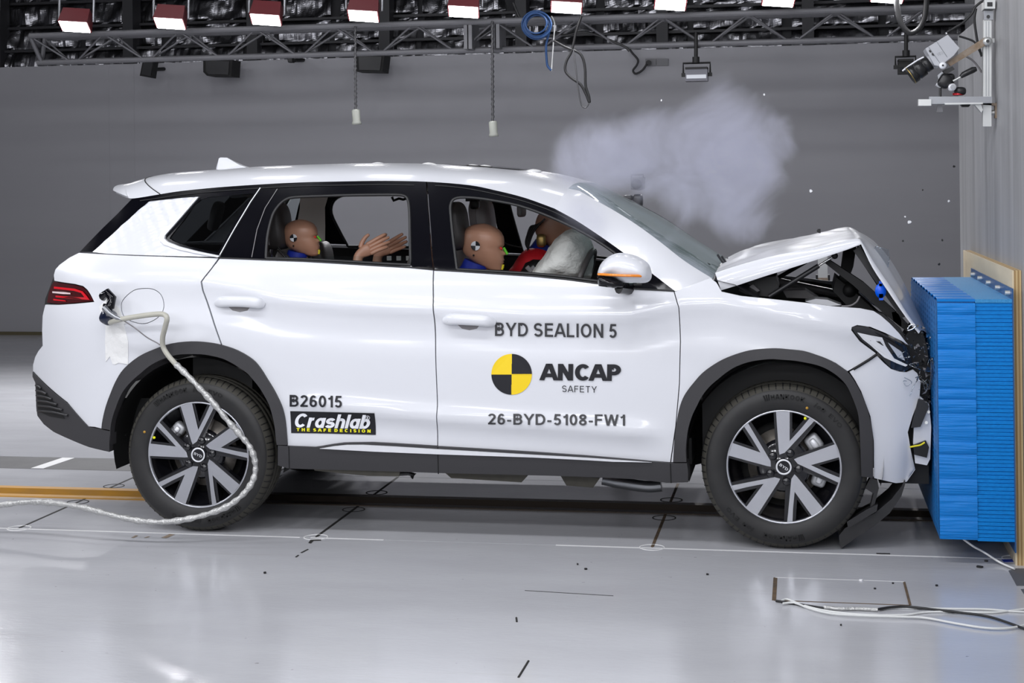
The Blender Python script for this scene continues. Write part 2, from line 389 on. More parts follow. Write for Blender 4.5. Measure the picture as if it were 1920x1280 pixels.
# ------------------------------------------------------------------ lettering drawn as flat strokes
def _arc(cx, cy, rx, ry, a0, a1, n=14): return [(cx+rx*math.cos(math.radians(a0+(a1-a0)*i/n)), cy+ry*math.sin(math.radians(a0+(a1-a0)*i/n))) for i in range(n+1)]
def glyph(c, t):
    """(advance width, strokes) of one character, cap height 1, stroke width t"""
    e = t/2; q = e; T = 1-e
    def bowl(x0, x1, y0, y1):                                           # half round to the right
        r = (y1-y0)/2; k = max(0, x1-x0-r); return [(x0, y1), (x0+k, y1)]+_arc(x0+k, (y0+y1)/2, min(r, x1-x0), r, 90, -90)+[(x0, y0)]
    if c == ' ': return .26, []
    if c == '-': return .34, [[(.02, .36), (.32, .36)]]
    if c == 'I': return t, [[(e, 0), (e, 1)]]
    if c == 'l': return t, [[(e, 0), (e, 1)]]
    if c == '1': return .36, [[(.36-e, 0), (.36-e, 1)], [(.36-e, 1-e*.6), (.24, .80), (.04, .72)]]
    if c in 'EFLHTDBPR':
        w = dict(E=.60, F=.56, L=.54, H=.68, T=.64, D=.70, B=.65, P=.63, R=.68)[c]; st = [(e, 0), (e, 1)]
        if c == 'T': return w, [[(w/2, 0), (w/2, 1)], [(0, T), (w, T)]]
        if c == 'H': return w, [st, [(w-e, 0), (w-e, 1)], [(e, .53), (w-e, .53)]]
        if c == 'L': return w, [st, [(e, q), (w, q)]]
        if c == 'E': return w, [st, [(e, q), (w, q)], [(e, .53), (w*.93, .53)], [(e, T), (w*.98, T)]]
        if c == 'F': return w, [st, [(e, .52), (w*.9, .52)], [(e, T), (w, T)]]
        if c == 'D': return w, [st, [(e, T), (w*.42, T)]+_arc(w*.42, .5, w-e-w*.42, .5-e, 90, -90)+[(e, q)]]
        if c == 'B': return w, [st, bowl(e, w*.95-e, .53, T), bowl(e, w-e, q, .53)]
        if c == 'P': return w, [st, bowl(e, w-e, .45, T)]
        return w, [st, bowl(e, w-e, .47, T), [(w*.5, .47), (w-e*.6, -.1)]]
    if c == 'A': w = .74; return w, [[(e*.75-.05, -.15*.36), (w/2, 1+e*.9)], [(w-e*.75+.05, -.15*.36), (w/2, 1+e*.9)], [(.16, .30), (w-.16, .30)]]
    if c == 'Y': w = .70; return w, [[(w/2, 0), (w/2, .44)], [(e*.6-.04, 1.06), (w/2, .42)], [(w-e*.6+.04, 1.06), (w/2, .42)]]
    if c == 'N': w = .69; return w, [[(e, 0), (e, 1)], [(w-e, 0), (w-e, 1)], [(e, 1), (w-e, 0)]]
    if c == 'K': w = .68; return w, [[(e, 0), (e, 1)], [(e, .32), (w-e*.4, 1.06)], [(.26, .52), (w-e*.2, -.06)]]
    if c == 'W': w = 1.0; return w, [[(e*.8-.015, 1.06), (.26, -.02)], [(.26, -.02), (.5, 1.0)], [(.5, 1.0), (.74, -.02)], [(.74, -.02), (w-e*.8+.015, 1.06)]]
    if c == 'V': w = .70; return w, [[(e*.6-.02, 1.06), (w/2, -.02)], [(w-e*.6+.02, 1.06), (w/2, -.02)]]
    if c == 'O': w = .76; return w, [_arc(w/2, .5, w/2-e, .5-e, 0, 360, 30)]
    if c == '0': w = .55; return w, [_arc(w/2, .5, w/2-e, .5-e, 0, 360, 30)]
    if c == 'C': w = .72; return w, [_arc(w/2, .5, w/2-e, .5-e, 42, 318, 26)]
    if c == 'G': w = .75; return w, [_arc(w/2, .5, w/2-e, .5-e, 42, 330, 26), [(w/2, .45), (w-e, .45), (w-e, .1)]]
    if c in 'Ss':
        w = .64; h = 1.0 if c == 'S' else .72; m = h*.51; r1 = (h-e-m)/2; r0 = (m-e)/2
        return w*(1 if c == 'S' else .84), [[(x*(1 if c == 'S' else .84), y) for x, y in _arc(w/2, m+r1, w/2-e*1.15, r1, 22, 250, 16)+_arc(w/2, q+r0, w/2-e, r0, 70, -158, 16)]]
    if c == '8': w = .55; return w, [_arc(w/2, .755, w/2-e*1.2, .245-e, 0, 360, 24), _arc(w/2, .27, w/2-e, .27-e, 0, 360, 24)]
    if c == '6': w = .55; return w, [_arc(w/2, .32, w/2-e, .32-e, 0, 360, 24), _arc(w/2+.01, .5, w/2-e, .5-e, 48, 200, 16)]
    if c == '9': w = .55; return w, [_arc(w/2, .68, w/2-e, .32-e, 0, 360, 24), _arc(w/2-.01, .5, w/2-e, .5-e, 228, 380, 16)]
    if c == '2': w = .55; return w, [_arc(w/2, .715, w/2-e, .285-e, 165, -28, 16)+[(e*1.2, q+.02)], [(0, q), (w, q)]]
    if c == '5': w = .55; return w, [[(w*.92, T), (.17, T), (.10, .46)], _arc(w/2-.01, .325, w/2-e, .325-e, 140, -150, 20)]
    if c in 'ab':
        w = .56; b_ = _arc(w/2, .36, w/2-e, .36-e, 0, 360, 22); return w, [b_, [(w-e, 0), (w-e, .72)] if c == 'a' else [(e, 0), (e, 1)]]
    if c == 'h': w = .54; return w, [[(e, 0), (e, 1)], [(e, .40)]+_arc(w/2, .44, w/2-e, .28-e, 160, 0, 12)+[(w-e, 0)]]
    if c == 'n': w = .54; return w, [[(e, 0), (e, .72)], [(e, .40)]+_arc(w/2, .44, w/2-e, .28-e, 160, 0, 12)+[(w-e, 0)]]
    if c == 'r': w = .38; return w, [[(e, 0), (e, .72)], [(e, .36)]+_arc(w*.80, .40, w*.80-e, .32-e, 170, 85, 8)]
    if c == 'i': return t, [[(e, 0), (e, .70)], [(e, .84), (e, 1)]]
    if c == 'o': w = .58; return w, [_arc(w/2, .36, w/2-e, .36-e, 0, 360, 22)]
    if c == '\u00ae': return 1.0, [_arc(.5, .5, .45, .45, 0, 360, 24), [(.38, .25), (.38, .75)], _arc(.45, .63, .16, .12, 90, -90, 8), [(.45, .5), (.64, .25)]]
    return .5, []
def text_mesh(s, t=.16, shear=0.0, gap=.13, kern=.09):
    V, Fc = [], []; x = 0.0
    def clip(P):
        for ax, lim, sg in ((1, 0.0, 1), (1, 1.0, -1)):
            out = []
            for i in range(len(P)):
                a, b = P[i], P[(i+1) % len(P)]; da, db = sg*(a[ax]-lim), sg*(b[ax]-lim)
                if da >= 0: out.append(a)
                if (da >= 0) != (db >= 0): k = da/(da-db); out.append((a[0]+(b[0]-a[0])*k, a[1]+(b[1]-a[1])*k))
            P = out
        return P
    for i_, ch in enumerate(s):
        w, strokes = glyph(ch, t)
        for S_ in strokes:
            P = [np.array(p) for p in S_]; n = len(P); closed = np.linalg.norm(P[0]-P[-1]) < 1e-6 and n > 4
            N_ = []
            for i in range(n-1):
                d = P[i+1]-P[i]; d = d/(np.linalg.norm(d)+1e-9); N_.append(np.array([-d[1], d[0]]))
            off = []
            for i in range(n):
                if closed and i in (0, n-1): a, b = N_[-1], N_[0]
                else: a, b = N_[max(i-1, 0)], N_[min(i, n-2)]
                m = a+b; L = np.linalg.norm(m)
                if L < .3: m, k = b, 1.0
                else: m = m/L; k = 1/max(.45, m.dot(b))
                off.append(m*k*t/2)
            for i in range(n-1):
                q = clip([tuple(P[i]+off[i]), tuple(P[i]-off[i]), tuple(P[i+1]-off[i+1]), tuple(P[i+1]+off[i+1])])
                if len(q) < 3: continue
                ar = sum(q[j][0]*q[(j+1) % len(q)][1]-q[(j+1) % len(q)][0]*q[j][1] for j in range(len(q)))
                if ar < 0: q = q[::-1]
                b = len(V); V += [(x+px+shear*py, py, 0) for px, py in q]; Fc.append(tuple(range(b, b+len(q))))
        x += w+(gap if ch != ' ' else 0)-(kern if s[i_:i_+2] == 'CA' else .4*kern if 'A' in s[i_:i_+2] and ' ' not in s[i_:i_+2] else 0)
    return np.array(V), Fc
def norm_uv(V):
    lo, hi = V[:, :2].min(0), V[:, :2].max(0); return (V[:, :2]-lo)/(hi-lo)
def side_text(s, q, m, parent, name='lettering', off=-.005, **kw):
    """text filling the photo quad q = bottom left, bottom right, top right, top left"""
    V, Fc = text_mesh(s, **kw); U = norm_uv(V); q = [np.array(p, float) for p in q]
    W_ = [side(*((q[0]*(1-a)+q[1]*a)*(1-b)+(q[3]*(1-a)+q[2]*a)*b), off) for a, b in U]
    n0 = Fc[0]; a, b, c = (np.array(W_[i]) for i in n0[:3])
    if np.cross(b-a, c-a)[1] > 0: Fc = [f[::-1] for f in Fc]
    return mk(name, W_, Fc, m, parent)
# ------------------------------------------------------------------ the hall
def node_floor():
    m = bpy.data.materials.new('painted_floor'); m.use_nodes = True; nt = m.node_tree; b = nt.nodes['Principled BSDF']; L = nt.links.new
    tc = nt.nodes.new('ShaderNodeTexCoord')
    def nz(scale, detail=5, rough=.55):
        mp = nt.nodes.new('ShaderNodeMapping'); mp.inputs['Scale'].default_value = scale; n = nt.nodes.new('ShaderNodeTexNoise'); n.inputs['Scale'].default_value = 1; n.inputs['Detail'].default_value = detail; n.inputs['Roughness'].default_value = rough
        L(tc.outputs['Object'], mp.inputs[0]); L(mp.outputs[0], n.inputs[0]); return n
    def ramp(n, p0, p1, c0, c1):
        r = nt.nodes.new('ShaderNodeValToRGB'); r.color_ramp.elements[0].position = p0; r.color_ramp.elements[1].position = p1
        r.color_ramp.elements[0].color = (*c0, 1); r.color_ramp.elements[1].color = (*c1, 1); L(n.outputs[0], r.inputs[0]); return r
    base = ramp(nz((.9, 2.2, 1)), .35, .7, (.45, .455, .48), (.52, .525, .55))
    st = ramp(nz((.8, 9, 1), 8, .7), .60, .78, (1, 1, 1), (.72, .68, .60))
    sp = ramp(nz((22, 34, 1), 3), .745, .77, (1, 1, 1), (.25, .24, .22))
    m1 = nt.nodes.new('ShaderNodeMixRGB'); m1.blend_type = 'MULTIPLY'; m1.inputs[0].default_value = .4; L(base.outputs[0], m1.inputs[1]); L(st.outputs[0], m1.inputs[2])
    m2 = nt.nodes.new('ShaderNodeMixRGB'); m2.blend_type = 'MULTIPLY'; m2.inputs[0].default_value = .7; L(m1.outputs[0], m2.inputs[1]); L(sp.outputs[0], m2.inputs[2])
    L(m2.outputs[0], b.inputs['Base Color'])
    rr = ramp(nz((1.2, 3, 1)), .3, .75, (.13, .13, .13), (.25, .25, .25)); L(rr.outputs[0], b.inputs['Roughness'])
    bp = nt.nodes.new('ShaderNodeBump'); bp.inputs['Strength'].default_value = .12; bp.inputs['Distance'].default_value = .004
    L(nz((26, 60, 1), 3).outputs[0], bp.inputs['Height']); L(bp.outputs[0], b.inputs['Normal'])
    return m
M['floor'] = node_floor()
M['wall'] = mat('grey_wall_paint', (.31, .308, .33), .6, noise=((.25, 1, 3), .5, (.34, .338, .36)))
M['foil'] = mat('crinkled_foil', (.30, .30, .32), .3, 1.0, bump=((9, 7, 2.5), .7, .04))
M['batten'] = mat('dark_purlin', (.018, .018, .021), .6)
def node_concrete():
    m = mat('stained_concrete', (.44, .44, .45), .5, noise=((1, 9, .6), .7, (.22, .22, .225)), bump=((8, 14, 3), .2, .01))
    return m
M['concrete'] = node_concrete()

XL, XR, YN, YF = -11.0, 4.0, -1.5, 16.36
S0, S1, D0, D1, YJ = 7.72, 7.875, 8.46, 8.84, 6.945            # rail slot, dark band, first joint line
floor = MB().box((XL, YN, -.30), (XR, YF, -.10)).build('floor', M['pit']); tag(floor, None, kind='structure')
JX = [at(33, 991, Z=0)[0], at(607, 996, Z=0)[0], at(1228, 1013, Z=0)[0]]
step = (JX[2]-JX[0])/2; jx = [JX[0]-3*step, JX[0]-2*step, JX[0]-step, JX[0], JX[1], JX[2], JX[2]+step*1.02]
def plate(x0, x1, y0, y1, m=M['floor'], name='floor_plate', z=0.0, zb=-.10):
    V = []; g = .0035
    return MB().box((x0+g, y0+g, zb), (x1-g, y1-g, z)).build(name, m, floor)
plate(XL, XR, YN, YJ-.0)                                            # the great near slab
xs = [XL]+jx+[XR]
for a, b in zip(xs[:-1], xs[1:]):
    plate(a, b, YJ, S0); plate(a, b, S1, D0)
plate(XL, -3.2, D0, D1, M['mat_dark'], 'floor_band'); plate(-3.2, XR, D0, D1); plate(XL, XR, D1, YF)
for y0, y1 in ((S0-.055, S0+.002), (S1-.002, S1+.055)):             # painted edges of the rail slot
    for x0, x1, mm in ((XL, -3.05, M['yellow_paint']), (-3.05, XR, M['rail'])):
        MB().box((x0, y0, -.06), (x1, y1, .006)).build('slot_edge', mm, floor)
MB().box((XL, S0+.05, -.1), (XR, S1-.05, -.055)).build('tow_rail', M['rail'], floor)
for x0, x1 in ((XL, -2.3), (-2.25, -1.9), (-1.1, .93)):
    MB().box((x0, YJ-.006, -.01), (x1, YJ+.006, .0012)).build('joint_filler', M['line_white'], floor)
for x in jx:                                                        # dark and rusty joint lines across the plates
    MB().box((x-.007, YJ+.02, -.01), (x+.007, S0-.06, .0012)).build('joint_strip', M['rustjoint'] if x > -1.2 else M['joint'], floor)
    MB().box((x-.007, S1+.06, -.01), (x+.007, D0, .0012)).build('joint_strip', M['rustjoint'] if x > -1.2 else M['joint'], floor)
    for y, mm in ((YJ+.015, M['line_white']), (S0-.14, M['joint']), (S1+.14, M['joint'])):
        MB().lathe([(.0, .052), (.0015, .052), (.0015, .058), (.0, .058)], (x, y, 0), (0, 0, 1), 28).build('joint_ring', mm, floor)
for u0 in (100, -160):                                          # white dashes on the dark band
    p, q = at(u0-28, 877, Z=0), at(u0+26, 858, Z=0)
    MB().add([(p[0]-.04, D0+.01, .0012), (p[0]+.04, D0+.01, .0012), (q[0]+.05, D1-.01, .0012), (q[0]-.03, D1-.01, .0012)], [(0, 1, 2, 3)]).build('band_dash', M['line_white'], floor)
# hatch cover in the near slab
hx0, hx1, hy0, hy1 = -.118, .395, 6.135, 6.49
for a, b in (((hx0-.008, hy0), (hx0+.008, hy1)), ((hx1-.005, hy0), (hx1+.005, hy1)), ((hx0, hy0-.004), (hx1, hy0+.004))):
    MB().box((*a, -.01), (*b, .001)).build('hatch_gap', M['rustjoint'], floor)
MB().box((hx0, hy1-.004, -.01), (hx1, hy1+.004, .0015)).build('hatch_gap', M['line_white'], floor)
MB().box((hx0+.012, hy0+.006, -.01), (hx1-.01, hy1-.006, .0015)).build('hatch_cover', M['floor'], floor)
for px in ([(578, 1018), (582, 1012), (602, 1011.5), (602, 1013.5), (588, 1014), (583, 1019)], [(563, 1036), (577, 1029), (579, 1030), (566, 1037)], [(553, 1044), (559, 1040), (561, 1041), (556, 1045)], [(302, 1008), (318, 1001), (328, 1002), (312, 1009)], [(246, 1008), (254, 1003.5), (259, 1004), (251, 1008.5)], [(270, 1008), (277, 1005.5), (281, 1006), (274, 1008.5)]):
    P = [at(u, v, Z=0) for u, v in px]; n = len(P)
    MB().add([(p[0], p[1], .0012) for p in P], [list(range(n))[::-1]]).build('floor_mark', M['rust'] if px[0][0] < 400 else M['joint'], floor)
for px, r in (([(972, 1270), (991, 1239)], .004), ([(984, 1107), (1150, 1117)], .002), ([(968, 1158), (969, 1166)], .004)):
    P = [at(u, v, Z=.0) for u, v in px]; MB().tube(P, r, 6).build('floor_scratch', M['joint'], floor)

wall = MB().box((XL, YF, -.1), (XR, YF+.2, 3.03)).build('wall_back', M['wall']); tag(wall, None, kind='structure')
bb = MB().box((XL, YF-.03, 0), (XR, YF, .035)).build('baseboard_back', mat('dusty_skirting', (.10, .085, .045), .7)); tag(bb, None, kind='structure')
for x in (-7.6, -7.3): tag(MB().box((x, YF-.003, .04), (x+.01, YF, 3.03)).build('trim_1', M['wall']), None, kind='structure')
wl = MB().box((XL-.2, YN, 0), (XL, YF, 5.6)).build('wall_left', M['wall']); tag(wl, None, kind='structure')
wf = MB().box((XL, YN-.2, 0), (XR, YN, 5.6)).build('wall_front', mat('camera_side_wall', (.30, .30, .32), .6)); tag(wf, None, kind='structure')
# foil clad roof slope above the back wall
ce = MB().box((XL, YN, 5.6), (XR, YF+.9, 5.8)).build('ceiling', M['batten']); tag(ce, None, kind='structure')
MB().add([(XL, YF+.12, 3.03), (XR, YF+.12, 3.03), (XR, YF+.9, 5.6), (XL, YF+.9, 5.6)], [(0, 1, 2, 3)]).build('backing_board', M['batten'], ce)
rng = np.random.RandomState(3)
def foil_panel(x0, x1, z0, z1):
    nx, nz = 22, 12; rows = []
    sd = rng.rand(3)*50
    for i in range(nx+1):
        r = []
        for j in range(nz+1):
            x = x0+(x1-x0)*i/nx; z = z0+(z1-z0)*j/nz
            n = noise.fractal(Vector((x*2.6, z*2.2+sd[0], sd[1])), .8, 2.1, 3)*.05+abs(noise.noise(Vector((x*7, z*1.6, sd[2]))))*.09
            r.append((x, YF+.10+(z-3.03)*.30-n*math.sin(math.pi*j/nz)**.4, z))
        rows.append(r)
    MB().grid(rows, sm=False).build('foil_panel', M['foil'], ce)
for i in range(15):
    x = XL+.1+i*.98
    for j, (z0, z1) in enumerate(((3.0, 3.20), (3.23, 3.47), (3.50, 3.76), (3.79, 4.2))):
        foil_panel(x+rng.rand()*.06, x+.93, z0+.01, z1)
for x in (-8.95, -7.35, -5.9, -4.4, -2.9, -1.4, .1): MB().box((x-.06, YF-.02, 3.03), (x+.06, YF+.2, 4.3)).build('purlin', M['batten'], ce)
for z in (3.215, 3.485, 3.775): MB().box((XL, YF+.02+(z-3.03)*.3, z-.013), (XR, YF+.1+(z-3.03)*.3, z+.013)).build('batten', M['batten'], ce)

# the concrete impact block on the right
BX = .91
pA, pB = at(1796, 68, X=BX), at(1828, 41, X=BX)
prof = [(3.2, -.1), (pA[1], -.1), (pA[1], pA[2]), (pB[1], pB[2]), (pB[1]-.05, 5.5), (3.2, 5.5)]
n = len(prof); Vb = [(BX, y, z) for y, z in prof]+[(XR, y, z) for y, z in prof]
wr = MB().add(Vb, [list(range(n))[::-1], list(range(n, 2*n))]+[(i, (i+1) % n, (i+1) % n+n, i+n) for i in range(n)]).build('wall_right', M['concrete']); tag(wr, None, kind='structure')
wr2 = MB().box((BX+.75, pA[1]+.4, 0), (XR, YF, 5.5)).build('wall_side', M['concrete']); tag(wr2, None, kind='structure')

# plywood backing board
WX, WY0, WY1, WZ = .872, 6.83, 8.83, 1.239
ply = thing('plywood_board', 'thick plywood backing board fixed to the concrete block behind the blue barrier', 'board', (.89, 7.83, 0))
MB().box((WX, WY0, .0), (WX+.007, WY1, WZ)).build('face_ply', M['ply'], ply)
for i in range(1, 5):
    MB().box((WX+.0072*i, WY0, .0), (WX+.0072*i+.0074, WY1, WZ)).build('ply', M['ply_d'] if i % 2 else M['ply_l'], ply)

# blue crush barrier
FX0, FX1, FX2, FY0, FY1, FZ0, FZ1 = .563, .717, .866, 6.80, 8.36, .105, 1.122
bar = thing('crush_barrier', 'bright blue layered crush barrier bolted to the plywood in front of the crumpled car', 'barrier', (.71, 7.58, 0))
nl = 62; hh = (FZ1-FZ0)/nl
for i in range(nl):
    e = rng.uniform(-.0025, .0015)
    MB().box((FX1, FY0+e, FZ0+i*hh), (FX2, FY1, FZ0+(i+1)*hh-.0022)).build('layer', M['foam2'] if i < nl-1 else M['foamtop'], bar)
MB().box((FX1+.003, FY0+.006, FZ0+.004), (FX2-.003, FY1-.01, FZ1-.006)).build('core', M['foam2'], bar)
zb = [at(1757, v, Y=FY0)[2] for v in (1010, 968, 928, 897, 851, 828, 775, 748, 729, 690, 655, 626, 590, 568)]
for z0, z1 in zip(zb[:-1], zb[1:]):                                 # wrapped bands on the near end
    n1, n2 = 10, 7; rows = []; ph = rng.rand()*9
    for i in range(n1+1):
        r = []
        for j in range(n2+1):
            x = FX0+(FX1-FX0)*i/n1; t = j/n2; z = z0+(z1-z0)*t
            bul = -.007*math.sin(math.pi*t)**.5+.004*noise.noise(Vector((x*12, z*60, ph)))*math.sin(math.pi*t)
            r.append((x, FY0+bul, z))
        rows.append(r)
    mb = MB().grid(rows, flip=False); mb.box((FX0+.001, FY0+.001, z0+.001), (FX1-.001, FY0+.06, z1-.001)); mb.build('wrapped_band', M['foam'], bar)
nb = 10; yb = np.linspace(FY0, FY1, nb+1)
for i in range(nb):                                                 # pillowy ribs across the front section, seen on top
    y0, y1 = yb[i], yb[i+1]; rows = []
    for k in range(9):
        t = k/8; rows.append([(FX0, y0+(y1-y0)*t, FZ1-.012+.013*math.sin(math.pi*t)**.4), (FX1, y0+(y1-y0)*t, FZ1-.012+.013*math.sin(math.pi*t)**.4)])
    MB().grid(rows, flip=True).build('top_rib', M['foam'], bar)
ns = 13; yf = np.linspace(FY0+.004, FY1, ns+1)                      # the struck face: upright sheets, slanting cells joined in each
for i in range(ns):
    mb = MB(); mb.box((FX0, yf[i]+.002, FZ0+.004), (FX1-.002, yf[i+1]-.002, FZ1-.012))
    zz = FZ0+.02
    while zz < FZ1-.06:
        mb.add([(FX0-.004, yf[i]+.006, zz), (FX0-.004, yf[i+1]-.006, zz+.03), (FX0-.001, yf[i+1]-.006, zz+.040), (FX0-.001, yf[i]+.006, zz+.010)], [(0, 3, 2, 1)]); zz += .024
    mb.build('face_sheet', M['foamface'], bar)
MB().box((FX2, FY0-.004, .06), (WX-.0005, FY1+.03, 1.165)).build('flange_plate', M['steel_blue'], bar)
for y in (6.86, 7.2, 7.55, 7.9, 8.22):
    b = MB().cyl((FX2-.02, y, 1.142), (FX2+.002, y, 1.142), .011, 6).build('bolt', M['alup'], bar)

# lighting truss
TY = 13.0
def tz(u, v, Y=TY): return at(u, v, Y=Y)
t0 = tz(70, 68); zt, zb_ = tz(70, 70)[2], tz(75, 117)[2]; xt0 = t0[0]; xt1 = 1.4
truss = thing('lighting_truss', 'long grey lattice truss crossing the hall under the foil roof', 'truss', (-2.5, TY, zb_))
for y, z in ((TY-.14, zt), (TY+.14, zt+.005), (TY, zb_)):
    MB().cyl((xt0, y, z), (xt1, y, z), .026, 12).build('chord', M['truss'], truss)
per = (tz(562, 100)[0]-tz(138, 100)[0])/3; xb = tz(138, 100)[0]
k = -0
while xb+k*per < xt1-.32:
    x = xb+k*per
    for y in (TY-.14, TY+.14):
        MB().tube([(x-.03, TY, zb_), (x-per/2, y, zt)], .0095, 6).build('brace', M['truss'], truss)
        MB().tube([(x+.03, TY, zb_), (x+per/2, y, zt)], .0095, 6).build('brace', M['truss'], truss)
    k += 1
MB().tube([(xt0, TY-.14, zt), (xt0+.04, TY, zb_)], .02, 8).build('end_post', M['truss'], truss)
MB().tube([(xt0, TY+.14, zt), (xt0+.04, TY, zb_)], .02, 8).build('end_post', M['truss'], truss)
for u in (884, 935):
    c = tz(u, 70)[0]; MB().box((c-.035, TY-.15, zb_), (c-.005, TY+.15, zt)).build('joint_plate', M['truss'], truss); MB().box((c+.005, TY-.15, zb_), (c+.035, TY+.15, zt)).build('joint_plate', M['truss'], truss)

# red flood lamps with white LED faces above the truss
def flood(cx, cy, cz, idx, label):
    t = thing('flood_lamp', label, 'lamp', (cx, cy, cz), 'red flood lamps above the truss')
    tilt = Matrix.Rotation(math.radians(-29), 3, 'X') @ Matrix.Rotation(math.radians(9), 3, 'Z')
    w, d, h = .26, .16, .15; c = Vector((cx, cy, cz))
    mb = MB(); n = 0
    lo = [(-w/2, -d/2, 0), (w/2, -d/2, 0), (w/2, d/2, 0), (-w/2, d/2, 0)]; hi = [(-w/2*.9, -d/2*.8, h), (w/2*.9, -d/2*.8, h), (w/2*.9, d/2*.8, h), (-w/2*.9, d/2*.8, h)]
    mb.add([c+tilt @ Vector(p) for p in lo+hi], [(0, 3, 2, 1), (4, 5, 6, 7), (0, 1, 5, 4), (1, 2, 6, 5), (2, 3, 7, 6), (3, 0, 4, 7)]); mb.build('housing', M['lampred'], t)
    q = [(-w/2*.92, -d/2*.92), (w/2*.92, -d/2*.92), (w/2*.92, d/2*.92), (-w/2*.92, d/2*.92)]
    MB().add([c+tilt @ Vector((x, y, -.006)) for x, y in q]+[c+tilt @ Vector((x, y, .0)) for x, y in q], [(0, 3, 2, 1), (0, 1, 5, 4), (1, 2, 6, 5), (2, 3, 7, 6), (3, 0, 4, 7)]).build('led_face', M['led'], t)
    l = bpy.data.lights.new('led_light', 'AREA'); l.shape = 'RECTANGLE'; l.size = w*.9; l.size_y = d*.9; l.energy = 17.0; l.color = (.97, .97, 1.0); l.spread = math.radians(100)
    lo_ = bpy.data.objects.new('led_light', l); COL.objects.link(lo_); lo_.location = c+tilt @ Vector((0, 0, -.012)); lo_.rotation_euler = tilt.to_euler()
    y = MB()
    for s in (-1, 1): y.tube([c+tilt @ Vector((s*(w/2+.02), 0, .06)), c+Vector((s*(w/2+.03), .05, .30))], .012, 6)
    y.tube([c+Vector((-w/2-.03, .05, .30)), c+Vector((w/2+.03, .05, .30))], .012, 6); y.build('yoke', M['steel'], t)
    MB().cyl(c+Vector((0, .05, .3)), c+Vector((0, .05, 2.3)), .02, 8).build('hanger', M['truss'], t)
for i, (u, v) in enumerate([(-38, 56), (140, 50), (318, 44), (498, 37), (681, 30), (869, 22), (1062, 14), (1257, 8), (1460, 1), (1665, -6)]):
    p = at(u, v, Y=12.58)
    flood(p[0], 12.58, p[2], i, '%s red flood lamp from the left above the truss, white LED face glaring' % ['first', 'second', 'third', 'fourth', 'fifth', 'sixth', 'seventh', 'eighth', 'ninth', 'tenth'][i])

# loudspeakers on the wall top
for poly, lab, d in (([(268, 112), (289, 114), (284, 146), (262, 142)], 'small slanted black loudspeaker under the roof edge, leftmost of four', .12),
                  ([(381, 108), (436, 112), (434, 143), (388, 142), (381, 135)], 'wide black loudspeaker under the truss, second from the left', .25),
                  ([(538, 106), (548, 106), (548, 117), (540, 117)], 'tiny black box under the truss between two wide loudspeakers', .08),
                  ([(667, 103), (721, 103), (717, 135), (668, 134)], 'wide black loudspeaker beside the left pull cord', .25)):
    t = MB().pxprism(poly, 15.9, d); e = MB()
    c = np.mean([at(u, v, Y=15.9) for u, v in poly], 0)
    r = thing('loudspeaker', lab, 'speaker', (c[0], 16.0, c[2]-.1), 'black loudspeakers along the wall top')
    t.build('cabinet', M['speaker'], r)
    MB().pxprism([(u*.8+.2*np.mean([a for a, b in poly]), v*.8+.2*np.mean([b for a, b in poly])) for u, v in poly], 15.885, .016).build('grille', M['dark'], r)
    MB().cyl((c[0], 16.05, c[2]), (c[0], YF+.02, c[2]+.03), .02, 8).build('bracket', M['black'], r)

# pull cords with plastic grips
for u, v0, v1, v2, lab in ((667, 50, 206, 235, 'hanging chain cord with clear plastic grip above the rear door'), (924, 40, 228, 258, 'hanging chain cord with clear plastic grip above the front seats, the longer one')):
    a, b, c = at(u-1, v0, Y=12.83), at(u, v1, Y=12.83), at(u+1, v2, Y=12.83)
    t = thing('pull_cord', lab, 'cord', c, 'pull cords below the truss')
    P = [a+(b-a)*i/40+np.array([.004*(-1)**i, .004*(i % 3-1), 0]) for i in range(41)]
    MB().tube(P, .0115, 6).build('chain', M['chain'], t)
    MB().lathe([(0, .004), (0, .026), (.012, .036), (.10, .034), (.115, .042), (.13, .042), (.13, .004)], b+np.array([0, 0, .005]), (.06, 0, -1), 16).build('grip', M['pull'], t)

# hanging yoke lamps
def pole_lamp(u, poly, vtop, vy, lab, name='yoke_lamp', Y=12.965, dark=False):
    a = at(u, vtop, Y=Y); b = at(u, vy, Y=Y)
    t = thing(name, lab, 'lamp', b, 'small lamps hanging from the truss')
    MB().cyl(a, b+np.array([0, 0, .03]), .016, 8).build('hanger', M['black'], t); MB().cyl(b+np.array([0, 0, .0]), b+np.array([0, 0, .05]), .03, 10).build('clamp', M['black'], t)
    (x0, z0), (x1, z1) = at(poly[0], poly[3], Y=Y)[[0, 2]], at(poly[2], poly[1], Y=Y)[[0, 2]]
    m = M['speaker'] if dark else mat('lamp_steel', (.10, .10, .115), .4, .6)
    zc = (z0+z1)/2
    MB().tube([(x0-.02, Y, zc), (x0-.02, Y, b[2]), (x1+.02, Y, b[2]), (x1+.02, Y, zc)], .010, 6, sm=False).build('yoke', M['black'], t)
    mb = MB().box((x0, Y-.06, z0), (x1, Y+.08, z1)); mb.build('housing', m, t)
    MB().box((x0-.035, Y-.015, zc-.015), (x1+.035, Y+.015, zc+.015)).build('pivot', M['black'], t)
    MB().box((x0+.01, Y-.066, z0+.02), (x1-.01, Y-.055, zc-.004)).build('lens', M['steel'] if not dark else M['dark_lens'], t)
    MB().box((x0, Y-.075, z1-.012), (x1, Y+.08, z1+.004)).build('hood', M['black'], t)
pole_lamp(1305, (1286, 127, 1327, 153), 60, 118, 'grey floodlight in a black yoke hanging above the smoke')
pole_lamp(1699, (1684, 112, 1712, 139), 50, 106, 'black spotlight in a yoke hanging behind the wall camera', dark=True)

